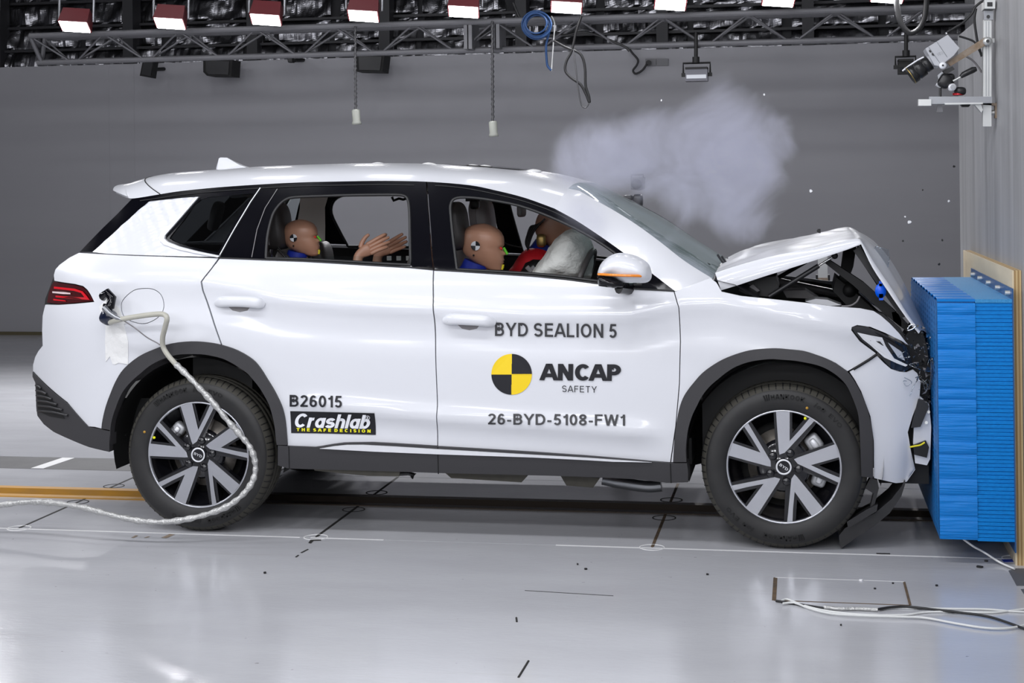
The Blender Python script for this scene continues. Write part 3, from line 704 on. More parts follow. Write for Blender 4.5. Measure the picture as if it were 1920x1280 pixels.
# cables hanging from the truss
def pxtube(px, Y, r, n=6): return MB().tube(cr([at(u, v, Y=Y) for u, v in px], n), r, 8)
def loose(name, px, Y, r, m, lab, cat='cable', n=6, group=None):
    o = pxtube(px, Y, r, n).build(name, m); return tag(o, lab, cat, group)
coil = MB()
for k in range(7):
    cx, cy, rr = 1008+rng.uniform(-3, 3), 46+rng.uniform(-4, 4), 20+rng.uniform(-3, 6)
    coil.tube([at(cx+rr*1.05*math.cos(w), cy+rr*math.sin(w), Y=12.62+.02*k) for w in np.linspace(0, 6.28, 26)], .008, 6)
ct = thing('coiled_cable', 'coiled bright blue cable hung on the truss with loose ends dangling', 'cable', at(1008, 70, Y=12.8))
coil.build('coil', M['cable_blue'], ct)
pxtube([(1030, 60), (1024, 85), (1025, 112), (1027, 124), (1034, 132)], 12.75, .010).build('loose_end', M['cable_blue'], ct)
pxtube([(1034, 30), (1040, 45), (1038, 75), (1036, 105), (1034, 133)], 12.75, .005).build('loose_end', M['cable_white'], ct)
loose('hanging_cable', [(1090, 30), (1080, 60), (1072, 95), (1062, 115), (1060, 132), (1070, 145), (1088, 158), (1098, 175), (1105, 192), (1104, 180), (1098, 160), (1097, 130), (1093, 110), (1084, 98), (1060, 88), (1038, 76)], 12.7, .011, M['cable_black'], 'looped black cable dangling below the truss beside the blue coil')
loose('hanging_chain', [(1075, 92), (1080, 130), (1084, 165), (1090, 196), (1098, 202), (1104, 194)], 12.65, .006, M['chain'], 'thin steel chain dangling beside the looped black cable', 'chain')
loose('power_lead', [(1180, 92), (1186, 100), (1196, 112), (1194, 122), (1187, 132), (1192, 138), (1204, 132), (1213, 120)], 16.29, .011, M['cable_black'], 'short black power lead plugged into the grey wall outlet')
loose('draped_cable', [(1040, 60), (1060, 66), (1090, 60), (1120, 66), (1150, 78), (1172, 88), (1180, 96)], 12.97, .010, M['cable_black'], 'black cable draped along the truss right of the blue coil')
loose('draped_cable', [(962, 5), (968, 20), (978, 42), (985, 52)], 13.1, .012, M['cable_black'], 'black cable drop left of the blue coil')
loose('cable_loop', [(1684, -30), (1682, 10), (1688, 40), (1700, 58), (1712, 61), (1726, 50), (1735, 25), (1739, -30)], 12.6, .022, M['cable_black'], 'thick black cable loop above the spotlight at the top right')
ou = thing('wall_outlet', 'grey double wall outlet with a black plug', 'outlet', at(1232, 123, Y=YF))
MB().pxprism([(1210, 110), (1230, 110), (1230, 123), (1210, 123)], YF-.02, .02).build('socket', M['outlet'], ou); MB().pxprism([(1231, 110), (1253, 110), (1253, 123), (1231, 123)], YF-.02, .02).build('socket', M['outlet'], ou)
MB().cyl(at(1216, 118, Y=YF-.07), at(1216, 118, Y=YF-.02), .03, 12).build('plug', M['cable_black'], ou)

# camera on a tripod behind the smoke
Y9 = 10.6
tc_ = thing('tripod_camera', 'camera on a tripod standing behind the car, seen through the smoke', 'camera', [*at(1196, 440, Y=Y9)[:2], 0])
p = at(1196, 440, Y=Y9)
MB().pxprism([(1182, 333), (1207, 332), (1206, 354), (1200, 357), (1183, 355)], Y9, .12).build('camera_body', mat('smoky_camera', (.08, .08, .09), .5), tc_)
MB().lathe([(0, .002), (0, .035), (.10, .035), (.10, .03), (.02, .02), (.02, .002)], at(1193, 345, Y=Y9-.08), (0, 1, 0), 20).build('lens', M['camblack'], tc_)
MB().tube([at(1184, 333, Y=Y9), at(1184, 328, Y=Y9), at(1206, 327, Y=Y9), at(1206, 333, Y=Y9)], .006, 6).build('top_handle', M['camblack'], tc_)
MB().sup(at(1196, 376, Y=Y9+.05), (.07, .07, .09), e=.5).build('pan_head', M['camblack'], tc_)
MB().sup(at(1178, 371, Y=Y9+.02), (.07, .04, .04), e=.7).build('pan_grip', M['camblack'], tc_)
MB().cyl(at(1197, 385, Y=Y9+.05), at(1198, 445, Y=Y9+.05), .02, 10).build('column', M['camblack'], tc_)
for a in (0, 2.1, 4.2):
    q = at(1198, 440, Y=Y9+.05); MB().tube([q, (q[0]+.42*math.cos(a), q[1]+.42*math.sin(a), .01)], .016, 8).build('leg', M['camblack'], tc_)
# aluminium post behind the car, seen below the bonnet
Y8 = 9.6; p = at(1543, 530, Y=Y8)
ap = thing('aluminium_post', 'upright aluminium profile post behind the car, seen under the raised bonnet', 'post', (p[0], Y8+.02, 0))
MB().box((p[0]-.028, Y8, 0), (p[0]+.028, Y8+.056, at(1543, 455, Y=Y8)[2])).build('profile', M['alup'], ap)
for s in (-1, 1): MB().box((p[0]+s*.036-.006, Y8-.01, 0), (p[0]+s*.036+.006, Y8+.06, at(1543, 515, Y=Y8)[2])).build('side_clamp', M['black'], ap)
MB().box((p[0]-.03, Y8-.008, p[2]-.05), (p[0]+.03, Y8, p[2]+.03)).build('foot_bracket', M['rust'], ap)
MB().box((p[0]-.2, Y8-.2, 0), (p[0]+.2, Y8+.2, .02)).build('base_plate', M['steel'], ap)
# ------------------------------------------------------------------ the car
car = thing('car', 'white lettered family SUV crashed nose-first into the blue barrier', 'car', (-1.5, YC, 0))
HW = [at(375, 849, Y=7.0), at(1472, 875, Y=7.0)]
HUB = [np.array([-2.812, 6.985, .366]), np.array([-.085, 6.985, .366])]
arc_r_o = [(190, 803), (192, 787), (198, 762), (207, 737), (218, 712), (233, 690), (260, 668), (290, 654), (320, 644), (357, 640), (390, 642), (416, 647), (445, 657), (473, 674), (488, 691), (500, 710), (514, 733), (527, 760), (533, 782), (536, 806), (538, 834)]
arc_r_i = [(206, 847), (207, 804), (211, 782), (217, 764), (224, 746), (233, 730), (247, 714), (263, 700), (280, 686), (300, 675), (320, 668), (340, 664), (377, 664), (397, 667), (417, 672), (434, 680), (450, 690), (463, 699), (473, 710), (486, 726), (497, 744), (505, 760), (510, 777), (515, 800), (518, 834)]
arc_f_o = [(1262, 866), (1264, 830), (1268, 795), (1273, 768), (1280, 747), (1289, 732), (1300, 718), (1315, 701), (1333, 687), (1355, 674), (1380, 664), (1405, 657), (1430, 654), (1455, 653), (1480, 655), (1507, 658), (1530, 665), (1549, 672), (1567, 681), (1588, 696), (1601, 713), (1613, 734), (1623, 757), (1630, 780), (1635, 804), (1637, 828), (1637, 896)]
arc_f_i = [(1287, 866), (1286, 845), (1287, 827), (1289, 810), (1293, 793), (1299, 776), (1307, 760), (1314, 746), (1323, 733), (1334, 721), (1347, 710), (1362, 698), (1380, 687), (1402, 679), (1423, 675), (1445, 673), (1463, 674), (1490, 676), (1513, 680), (1531, 684), (1547, 690), (1561, 698), (1573, 707), (1583, 717), (1590, 727), (1597, 742), (1603, 757), (1608, 772), (1611, 790), (1613, 827), (1615, 890)]
AR, AF = [[tuple(p) for p in cr(a_, 3)] for a_ in (arc_r_o, arc_f_o)]; AR_i, AF_i = [[tuple(p) for p in cr(a_, 3)] for a_ in (arc_r_i, arc_f_i)]
sh = lambda P, du, dv=0: [(u+du, v+dv) for u, v in P]
rail = [(249, 371), (300, 364), (340, 358), (410, 351), (490, 345.5), (560, 342), (640, 340), (720, 339), (800, 340.5), (838, 342), (880, 347), (930, 357), (985, 371), (1040, 391), (1080, 413), (1120, 439), (1160, 467), (1200, 496), (1235, 522), (1264, 545)]
rail = [tuple(p) for p in cr(rail, 3)]
belt_r = [(411, 482), (500, 485.5), (570, 488), (640, 492), (700, 496), (770, 500), (812, 504)]
belt_f = [(815, 504.5), (860, 507), (930, 511.5), (1000, 516), (1060, 522), (1120, 530), (1165, 538), (1210, 541), (1264, 544)]
flap = cr([(227, 578), (230, 562), (250, 544), (272, 540), (290, 542.5), (303, 553), (308, 570), (305, 585), (293, 598), (272, 607), (250, 604), (233, 595)], 4, True)
flapc = np.mean(flap, 0)

quarter = [(148, 474), (200, 477), (250, 479.5), (330, 482), (409, 484), (396, 502), (376, 528), (379, 545), (397, 597), (414, 646)] + AR[30::-1] + \
    [(178, 800), (166, 799), (127, 754), (62, 695), (62, 684), (66, 669), (72, 658), (80, 648), (79, 620), (80, 592), (85, 571), (110, 571.5), (140, 569.5), (177, 566), (170, 552), (164, 543), (156, 536), (140, 532), (112, 528), (102, 526), (101, 515), (104, 505), (112, 496), (130, 483)]
panel('quarter_panel', quarter, M['paint'], car, holes=[flap])
panel('fuel_flap', [tuple(flapc+(p-flapc)*.965) for p in flap], M['paint'], car, off=.001)
tail = [(101, 528), (112, 530), (140, 534), (155, 538), (163, 545), (169, 554), (175, 564), (140, 567.5), (110, 569.5), (88, 567), (91, 550), (96, 536)]
tl = panel('tail_lamp', tail, M['red_lamp'], car, off=.006, h=.02)
for o_, mir in ((tl[0], False), (tl[1], True)):
    for px, mm in (([(101, 537), (140, 541), (155, 546), (162, 554), (168, 562), (130, 560), (104, 557), (104, 554), (130, 556), (158, 557), (152, 549), (138, 545), (101, 541)], M['red_bar']),
                   ([(98, 546), (120, 547), (132, 549), (132, 551.5), (118, 551), (98, 549)], M['white_bar']), ([(100, 560), (122, 563), (124, 565), (100, 563)], M['red_bar'])):
        W_ = [side(u, v, 0.0) for u, v in px]; W_ = [(x, (2*YC-y) if mir else y, z) for x, y, z in W_]
        MB().add(W_, [list(range(len(W_))) if mir else list(range(len(W_)))[::-1]]).build('light_bar', mm, o_)
def diamond(x, z):
    """embossed diamond ribs of the rear pillar, fading towards its foot"""
    a = (z-1.24)/.36; a = min(1, max(0, a))
    k = (z*1.0-x*.42)/.037; t = abs((k % 1)-.5)*2
    j = (z*1.0+x*1.6)/.11; s_ = abs((j % 1)-.5)*2
    return -.017*a*(t*.8+.35*s_)+.008*a
panel('rear_pillar', [(174, 472), (205, 444), (240, 412), (279, 378), (330, 372), (366, 369), (336, 405), (303, 440), (301, 448), (309, 457), (333, 466), (365, 473), (406, 481.5), (330, 480), (250, 477.5), (200, 475.5)], M['paint'], car, off=-.004, disp=diamond, h=.011)
MB_ = [(366, 369), (372, 369), (340, 406), (309, 441), (308, 447), (314, 453), (336, 462), (370, 471), (412, 479.5), (408, 482.5), (365, 474.5), (333, 467.5), (307, 458.5), (298, 449), (300, 439), (334, 404)]
panel('window_surround', MB_, M['paint'], car, off=-.012, h=.03)
# gloss black upper body with openings for the side windows
hole_r = cr([(499, 484), (500, 462), (503, 435), (511, 404), (521, 387), (534, 375), (552, 369.5), (600, 367.5), (650, 365.8), (700, 365), (742, 365), (758, 367), (765, 375), (768, 400), (769, 450), (770, 497)], 3) + [(700, 493), (640, 489.5), (570, 486)]
hole_f = cr([(857, 505), (850, 450), (845, 400), (845, 384), (850, 374), (863, 370), (890, 371), (920, 375), (975, 386), (1035, 408), (1095, 437), (1150, 472), (1188, 506), (1204, 534)], 3) + [(1165, 535), (1120, 527), (1060, 519), (1000, 513), (930, 509)]
hole_q = cr([(377, 374), (430, 367), (470, 363), (474, 367), (460, 385), (436, 424), (413, 466), (404, 472), (370, 466), (335, 456), (321, 449), (320, 443), (345, 412)], 3, True)
tr_r = [p for p in rail if p[0] < 800] + [(798.5, 341), (801, 380), (806, 440), (811, 501)] + belt_r[::-1][1:] + [(372, 469.5), (336, 461), (314, 452.5), (309, 446), (311, 441), (341, 406), (373, 368.5), (366, 368.5), (279, 376.5), (173, 472), (149, 472.5), (190, 430), (220, 401)]
panel('window_frame_rear', tr_r, M['gloss_black'], car, off=.004, holes=[hole_r, hole_q], mirror=False, h=.022)
hole_rf = cr([(461, 489), (452, 450), (446, 412), (455, 388), (472, 375), (500, 369.5), (600, 367), (700, 365), (742, 365), (758, 367), (765, 375), (768, 400), (769, 450), (770, 497)], 3)+[(640, 492), (540, 489)]
hole_qf = cr([(322, 382), (340, 374), (386, 368), (392, 373), (380, 395), (362, 430), (346, 452), (334, 452), (316, 443), (312, 436)], 3, True)
panel('window_frame_rear', tr_r, M['gloss_black'], car, off=.004, holes=[hole_rf, hole_qf], far_only=True)
tr_f = [(801.5, 342)] + [p for p in rail if p[0] > 803] + belt_f[::-1][1:] + [(811, 480), (808, 430), (804, 380)]
panel('window_frame_front', tr_f, M['gloss_black'], car, off=.004, holes=[hole_f], h=.022)
panel('quarter_glass', [tuple(p) for p in hole_q], M['quarter_glass'], car, off=.006, fl=0, mirror=False)
panel('quarter_glass', [tuple(p) for p in hole_qf], M['door_glass'], car, off=.006, fl=0, far_only=True)
panel('window_glass', [(499, 482.5), (570, 480), (640, 480), (700, 480), (769, 481), (771, 500), (700, 497), (640, 493), (570, 489), (499, 486)], M['door_glass'], car, off=.016, fl=0)
for hole, sides in ((hole_r, (False,)), (hole_rf, (True,)), (hole_f, (False, True))):                                         # rubber seals and window-run channels
    P = [side(u, v, .006) for u, v in hole]; P.append(P[0])
    for mir in sides:
        Q = [(x, 2*YC-y, z) if mir else (x, y, z) for x, y, z in P]
        MB().tube(Q, .0075, 6, cap=False).build('window_seal', M['seal'], car)
for px, r_, m_ in (([(488, 352), (470, 378), (440, 428), (412, 478)], .003, M['satin']), ([(520, 354), (497, 390), (482, 430), (472, 482)], .002, M['leather_grey'])):
    MB().tube([side(u, v, .0) for u, v in px], r_, 6).build('gap_highlight', m_, car)  # thin pale tubes drawn as highlights along the rear door gap
for a, b in ((249, 800), (803, 1070)):
    MB().tube([side(u, v+7, .001) for u, v in rail if a < u < b], .0025, 6).build('roof_bead', M['seal'], car)
MB().tube([side(u, v+1.2, -.002) for u, v in belt_r], .004, 6).build('belt_bead', M['seal'], car)
MB().tube([side(u, v+1.2, -.002) for u, v in belt_f], .004, 6).build('belt_bead', M['seal'], car)

# doors
door_r = [(412, 485)] + sh(belt_r[1:-1], 0, 2) + [(811.7, 507), (813.7, 600), (816.7, 690), (819.2, 760), (819.7, 835), (740, 830), (700, 828), (662, 828.5), (645, 829), (626, 831.5), (606, 835), (591, 837), (539.5, 835)] + AR[57:32:-1] + [(417.5, 648), (400, 597), (382, 545), (379, 528), (399, 502)]
dr = panel('rear_door', door_r, M['paint'], car, h=.024)
door_f = [(814, 507.5)] + sh(belt_f[1:-1], 0, 2) + [(1263, 547), (1272, 577), (1275, 640), (1273, 720), (1266, 800), (1256.5, 866), (1222, 863.5), (1100, 853), (1000, 846), (900, 840), (821.5, 835.5), (821, 760), (818.5, 690), (816, 600)]
df = panel('front_door', door_f, M['paint'], car, h=.024)
fender = [(1265, 547), (1300, 533), (1332, 521), (1343, 530), (1353, 547), (1390, 555), (1450, 561), (1513, 568), (1560, 574), (1613, 578), (1638, 583), (1652, 592), (1668, 606), (1686, 625), (1703, 647), (1690, 638.5), (1660, 624), (1632, 612.5), (1607, 609), (1597, 613), (1596, 619), (1612, 640), (1643, 663), (1599, 690), (1589, 695.5), (1567, 680)] + AF[51::-1] + [(1258.5, 866), (1267.7, 800), (1274.7, 720), (1276.7, 640), (1273.7, 577)]
panel('front_fender', fender, M['paint'], car, h=.03)
bumper = [(1644, 667), (1658, 681), (1671, 692), (1687, 697), (1700, 698), (1712, 693), (1720, 700), (1726, 718), (1724, 745), (1711, 780), (1702, 810), (1708, 845), (1716, 880), (1700, 903), (1680, 905.5), (1639, 896), (1638.5, 827), (1632, 780), (1615, 734), (1603, 712), (1593, 697), (1600, 693)]
def bfold(x, z):
    """dent folding the lower corner of the bumper"""
    a = at(1712, 780, Y=7.0); b = at(1690, 820, Y=7.0)
    return .03*math.exp(-((x-a[0])/.03)**2)*sstep(.55-z, 0, .2)
panel('front_bumper', bumper, M['paint'], car, disp=bfold)
# head lamps
lamp = cr([(1597.5, 616), (1607, 611), (1628, 614), (1654, 624), (1681, 640), (1701, 651), (1707, 668), (1709, 684), (1698, 695), (1675, 692), (1659, 678), (1645, 661), (1620, 642)], 3, True)
hl = panel('head_lamp', [tuple(p) for p in lamp], M['dark_lens'], car, off=.012, h=.02)
for o_, mir in ((hl[0], False), (hl[1], True)):
    for px, mm, nm, of in (([(1607, 623), (1630, 628), (1654, 632.5), (1661, 649), (1677, 672), (1702, 684), (1698, 687), (1682, 681), (1658, 670), (1632, 647), (1618, 636)], M['drl'], 'light_blade', .004), ([(1631, 638), (1650, 640), (1657, 648), (1640, 646)], M['dark_lens'], 'lens_slot', .002),
                       ([(1640, 622), (1668, 636), (1692, 652), (1694, 660), (1680, 652), (1662, 640)], M['seal'], 'lamp_bezel', .006), ([(1664, 641), (1690, 659), (1697, 676), (1684, 670)], M['satin'], 'reflector', .007)):
        W_ = [side(u, v, of) for u, v in px]; W_ = [(x, (2*YC-y) if mir else y, z) for x, y, z in W_]
        MB().add(W_, [list(range(len(W_))) if mir else list(range(len(W_)))[::-1]]).build(nm, mm, o_)
MB().tube([side(u, v, -.003) for u, v in ((1644, 664), (1630, 674), (1612, 685), (1600, 692))], .006, 6).build('panel_gap', M['black'], car)

# dark cladding: wheel arches, sills, rear skirt
panel('wheel_arch', AR+[(519, 834)]+AR_i[::-1][1:-1]+[(206, 806)], M['clad'], car, off=-.014, fl=.07)
panel('wheel_arch', AF+[(1615, 893)]+AF_i[::-1]+[(1264, 866)], M['clad'], car, off=-.014, fl=.07, h=.025)
sill_top = [(521, 835), (540, 836), (591, 838), (606, 836.5), (626, 832.5), (645, 830.5), (662, 830), (700, 829.5), (740, 831.5), (821, 837), (900, 841.5), (1000, 847.5), (1100, 854.5), (1222, 865), (1257, 868), (1288, 868)]
panel('sill_cladding', sill_top+[(1290, 884), (1290, 904), (1250, 905), (1190, 898), (1080, 893), (950, 889.5), (820, 886.5), (700, 882.5), (600, 880), (541, 878), (521, 872)], M['clad'], car, off=-.016, fl=.12)
panel('sill_strip', [(599, 841), (625, 836.5), (650, 834), (680, 833.8), (740, 837), (820, 842), (1000, 852.5), (1100, 858), (1222, 867), (1150, 865.5), (1100, 862.5), (1000, 857.5), (820, 851.5), (700, 846.5)], M['satin'], car, off=-.024, fl=.01, h=.02)
for u0, v0, v1 in ((541.5, 836, 879), (820.8, 838, 888), (1257, 869, 905)):
    MB().tube([side(u0+t*1.2, v0+(v1-v0)*t, -.0155) for t in (0, .5, 1)], .0028, 6).build('sill_gap', M['black'], car)
skirt = [(61, 697), (90, 727), (127, 757), (166, 801), (190, 805), (206, 808), (205, 847), (167, 838), (130, 823), (100, 809), (82, 795), (70, 779), (68, 765), (67, 740), (66, 717), (61, 706)]
panel('rear_skirt', skirt, M['clad'], car, off=-.010, fl=.05)
for k in range(6):                                                     # slats of the rear corner vent
    v0 = 722+k*9.5; e = 82+k*10
    MB().tube([side(68.5+k*.6, v0, -.012), side((68+e)/2, v0+2.5, -.014), side(e-4, v0+6+k*.6, -.012)], .006, 6, ry=.010).build('vent_slat', M['dark'], car)
panel('vent_recess', [(68, 722), (82, 731), (100, 752), (122, 785), (92, 780), (71, 770)], M['black'], car, off=-.0125, fl=0)
# black gap behind the panels (inner body), with the floor of the cabin
inner = [(100, 520), (148, 478), (411, 488), (812, 508), (1264, 550), (1345, 552), (1600, 585), (1660, 640), (1690, 720), (1640, 720)]
body_in = [(85, 560), (104, 510), (150, 478), (411, 490), (640, 498), (812, 510), (1000, 521), (1120, 535), (1264, 551), (1340, 552), (1500, 572), (1600, 586), (1612, 620), (1640, 668)] + [(1600, 700)] + arc_f_o[-10::-1] + [(1262, 880), (820, 876), (541, 868)] + arc_r_o[::-1] + [(170, 795), (130, 750), (80, 700)]
panel('inner_body', body_in, M['black'], car, off=.022, fl=0, h=.06)
panel('door_card', [(505, 492), (640, 498), (812, 510), (1000, 521), (1120, 535), (1240, 549), (1240, 830), (560, 820), (505, 700)], M['dark'], car, off=.10, fl=0, h=.08)

# ---- roof, loft between the two roof rails
def loft(name, near_px, near_off, top, m, p=2.6, n=14, parent=car, drop=0.0, thick=0.0):
    A = [side(u, v, near_off) for u, v in near_px]
    rows = []
    for a, (tu, tv, ty) in zip(A, top):
        c = at(tu, tv, Y=ty); r = []
        for i in range(2*n+1):
            t = i/n; s_ = t if t <= 1 else 2-t
            f = 1-(1-s_)**p
            r.append((a[0]+(c[0]-a[0])*f, (a[1]+(YC-a[1])*s_) if t <= 1 else 2*YC-(a[1]+(YC-a[1])*s_), a[2]+(c[2]-a[2])*f-drop))
        rows.append(r)
    return rows
def dens(pts, k=4): return [tuple(p) for p in cr(pts, k)]
roof_n = dens([(300, 364), (340, 358), (410, 351), (490, 345.5), (560, 342), (640, 340), (720, 339), (800, 340.5), (880, 347), (930, 357), (985, 371), (1040, 391)])
roof_t = dens([(309, 331, 7.7), (345, 324, 7.7), (420, 318, 7.7), (500, 312.5, 7.7), (570, 309.5, 7.7), (650, 307, 7.7), (725, 306, 7.7), (800, 307, 7.7), (890, 311.5, 7.7), (950, 316, 7.7), (1020, 324, 7.7), (1092, 342, 7.7)])
rows = loft('roof', roof_n, 0, roof_t, None, p=5.0, n=16)
MB().grid(rows, flip=False).build('roof', M['paint'], car)
MB().grid([[(x, YC+(y-YC)*.96, z-.045) for x, y, z in r] for r in rows], flip=True).build('headliner', M['beige'], car)
spo_n = dens([(212, 357), (225, 363), (238, 368), (249, 372), (300, 364)]); spo_t = dens([(207, 344, 7.34), (222, 342.5, 7.38), (243, 340, 7.45), (265, 337.5, 7.55), (309, 331, 7.7)])
rs = loft('spoiler', spo_n, 0, spo_t, None, p=5.0, n=16)
mb = MB().grid(rs); mb.grid([[(x+.015, y, min(z-.012, r[0][2]+.01)) for x, y, z in r] for r in rs], flip=True); mb.build('roof_spoiler', M['paint'], car)
MB().tube([(x, y, z+.0005) for x, y, z in rows[0]], .0028, 6).build('roof_gap', M['black'], car)
# sunroof panel, antenna fin
mb = MB(); i0, i1 = 30, 39
mb.grid([[(x, y, z+.006) for x, y, z in r[9:24]] for r in rows[i0:i1]]); mb.build('sunroof', M['gloss_black'], car)
f0 = at(410, 320, Y=YC); fin = [(410, 321), (409, 315), (411, 297), (414, 295), (426, 295.5), (438, 302), (452, 309), (463, 313), (466, 316), (450, 320)]
A = [at(u, v, Y=YC) for u, v in fin]; mb = MB(); cA = np.mean(A, 0)
for s in (-1, 1):
    mb.add([(a[0], YC+s*(.028 if a[2] < cA[2] else .006), a[2]) for a in A], [list(range(len(A)))[::s]])
n = len(A); mb.add([(a[0], YC-(.028 if a[2] < cA[2] else .006), a[2]) for a in A]+[(a[0], YC+(.028 if a[2] < cA[2] else .006), a[2]) for a in A], [(i, i+n, (i+1) % n+n, (i+1) % n) for i in range(n)])
mb.build('antenna_fin', M['paint'], car)
for u, v in ((335, 331), (708, 309), (803, 309.5), (885, 313), (908, 314), (1000, 322)):      # taped marker bumps on the roof
    c = at(u, v, Y=7.62); MB().sup((c[0], 7.62, c[2]+.002), (.085, .07, .024), e=1.3, nu=14, nv=8).build('tape_marker', M['tape_white'], car)

# ---- A-pillars, windscreen
pil_lo = dens([(1040, 391), (1080, 413), (1120, 439), (1160, 467), (1200, 496), (1235, 522), (1266, 546)], 4)
pil_hi = dens([(1080, 354), (1115, 374), (1152, 395), (1192, 420), (1236, 452), (1285, 490), (1336, 522)], 4)
PH = [side(u, v, 0) + np.array([0, .055, 0]) for u, v in pil_lo]
def on_y(p, y): return at(p[0], p[1], Y=y)
rows_p = []
for ip, (lo, hi) in enumerate(zip(pil_lo, pil_hi)):
    a = side(*lo, 0); b = at(*hi, Y=a[1]+.085+.08*max(0, 1-ip/14)); r = []
    if ip == 0: rows_p.append([tuple(q) for q in rows[-1][:5]]); continue
    for k in range(5):
        s_ = k/16; f = (1-(1-s_)**5)/(1-.75**5); r.append((a[0]+(b[0]-a[0])*f, a[1]+(b[1]-a[1])*k/4, a[2]+(b[2]-a[2])*f))
    rows_p.append(r)
for mir in (0, 1):
    R_ = [[(x, 2*YC-y, z) if mir else (x, y, z) for x, y, z in r] for r in rows_p]
    MB().grid(R_, flip=bool(mir)).build('front_pillar', M['paint'], car)
ws_top = dens([(1092, 342, 7.7), (1130, 357, 7.8), (1182, 384, YC), (1218, 404, YC), (1258, 428, YC), (1305, 457, YC), (1356, 488, YC)], 4)
def span(E, C, n=14, p=2.2, out=0.0):
    rows = []
    for a, c in zip(E, C):
        r = []
        for i in range(2*n+1):
            t = i/n; s_ = t if t <= 1 else 2-t; f = 1-(1-s_)**p
            r.append((a[0]+(c[0]-a[0])*f, (a[1]+(YC-a[1])*s_) if t <= 1 else 2*YC-(a[1]+(YC-a[1])*s_), a[2]+(c[2]-a[2])*f))
        rows.append(r)
    return rows
E_ = [np.array(r[-1])+np.array([0, .004, -.004]) for r in rows_p]; C_ = [at(u, v, Y=y) for u, v, y in ws_top]
WSR = span(E_, C_)
for k_ in range(5):
    top_ = rows[-1][4:29]; w_ = 1-k_/5
    WSR[k_] = [tuple(np.array(p_)*(1-w_)+w_*(np.array([np.interp(j_/28*24, range(25), [q[c_] for q in top_]) for c_ in range(3)])+(np.array(WSR[k_][14])-np.array(WSR[0][14]) if k_ else 0))) for j_, p_ in enumerate(WSR[k_])]
MB().grid(WSR).build('windscreen', M['wind_glass'], car)
MB().grid([[(x, y, z-.003) for x, y, z in r] for r in WSR[:4]]).build('windscreen_band', M['gloss_black'], car)
cow = [WSR[-1], [(x+.10, y, z-.025) for x, y, z in WSR[-1]], [(x+.2, y, z-.09) for x, y, z in WSR[-1]]]
MB().grid(cow).build('cowl', M['dark'], car)
for k, (u, v) in enumerate(((1352, 486), (1360, 489))):
    MB().tube([at(u-6, v-8, Y=7.6), at(u+2, v+4, Y=7.55), at(u+12, v+12, Y=7.5)], .006, 6).build('broken_trim', M['dark'], car)
MB().tube([at(1262, 470, Y=7.55), at(1330, 497, Y=7.35)], .008, 6).build('wiper', M['black'], car)

# ---- crumpled bonnet
hn = dens([(1341, 511), (1375, 499), (1420, 487), (1470, 476), (1536, 463), (1585, 452), (1609, 447), (1618, 455), (1640, 494), (1672, 541), (1702, 588), (1727, 621)], 4)
hc = dens([(1360, 490, YC), (1395, 473, YC), (1440, 462, YC), (1490, 451, YC), (1540, 440, YC), (1578, 434, YC), (1602, 433, YC), (1628, 446, YC), (1656, 470, YC), (1690, 526, YC), (1714, 575, YC), (1735, 616, YC)], 4)
HE = [at(u, v, Y=7.07) for u, v in hn]; HC = [at(u, v, Y=y) for u, v, y in hc]
HR = span(HE, HC, n=16, p=1.9)
HR = [[(x+.012*noise.noise(Vector((x*5, y*4, 3))), y, z+.018*noise.noise(Vector((x*5, y*5, 1)))*(1 if 0 < i < 32 else .3)) for i, (x, y, z) in enumerate(r)] for r in HR]
mb = MB(); mb.grid(HR)
ho = mb.build('bonnet', M['paint'], car)
MB().grid([[(x-.012, y, z-.016) for x, y, z in r[1:-1]] for r in HR[1:]], flip=True).build('bonnet_lining', M['dark'], ho)
fb = dens([(1352, 544), (1385, 534), (1430, 519), (1475, 505), (1540, 484), (1588, 468), (1612, 459), (1616, 461), (1636, 502), (1669, 552), (1698, 594), (1722, 625)], 4)
for mir in (0, 1):
    R_ = []
    for i, (a, (u, v)) in enumerate(zip(HR, fb)):
        e = np.array(a[0]); b = at(u, v, Y=7.05); R_.append([tuple(e), tuple(e+(b-e)*.5+np.array([0, -.012, 0])), tuple(b)])
    if mir: R_ = [[(x, 2*YC-y, z) for x, y, z in r] for r in R_]
    mb = MB(); mb.grid(R_, flip=not mir); mb.build('bonnet_edge', M['paint'], ho)
    R2 = [[(x, y+(-.0 if mir else 0), z) for x, y, z in (r[2],)]+[(r[2][0], r[2][1]+(-.06 if mir else .06), r[2][2]+.006)] for r in R_]
    MB().grid(R2, flip=not mir).build('edge_flange', M['leather_grey'], ho)
P_ = [at(u, v, Y=7.3) for u, v in ((1639, 464), (1644, 462), (1665, 468), (1668, 484), (1664, 502), (1655, 508), (1650, 500), (1641, 480))]
MB().add([tuple(p) for p in P_], [list(range(8))]).tube(P_+[P_[0]], .0016, 5).build('torn_film', M['shard'], ho)

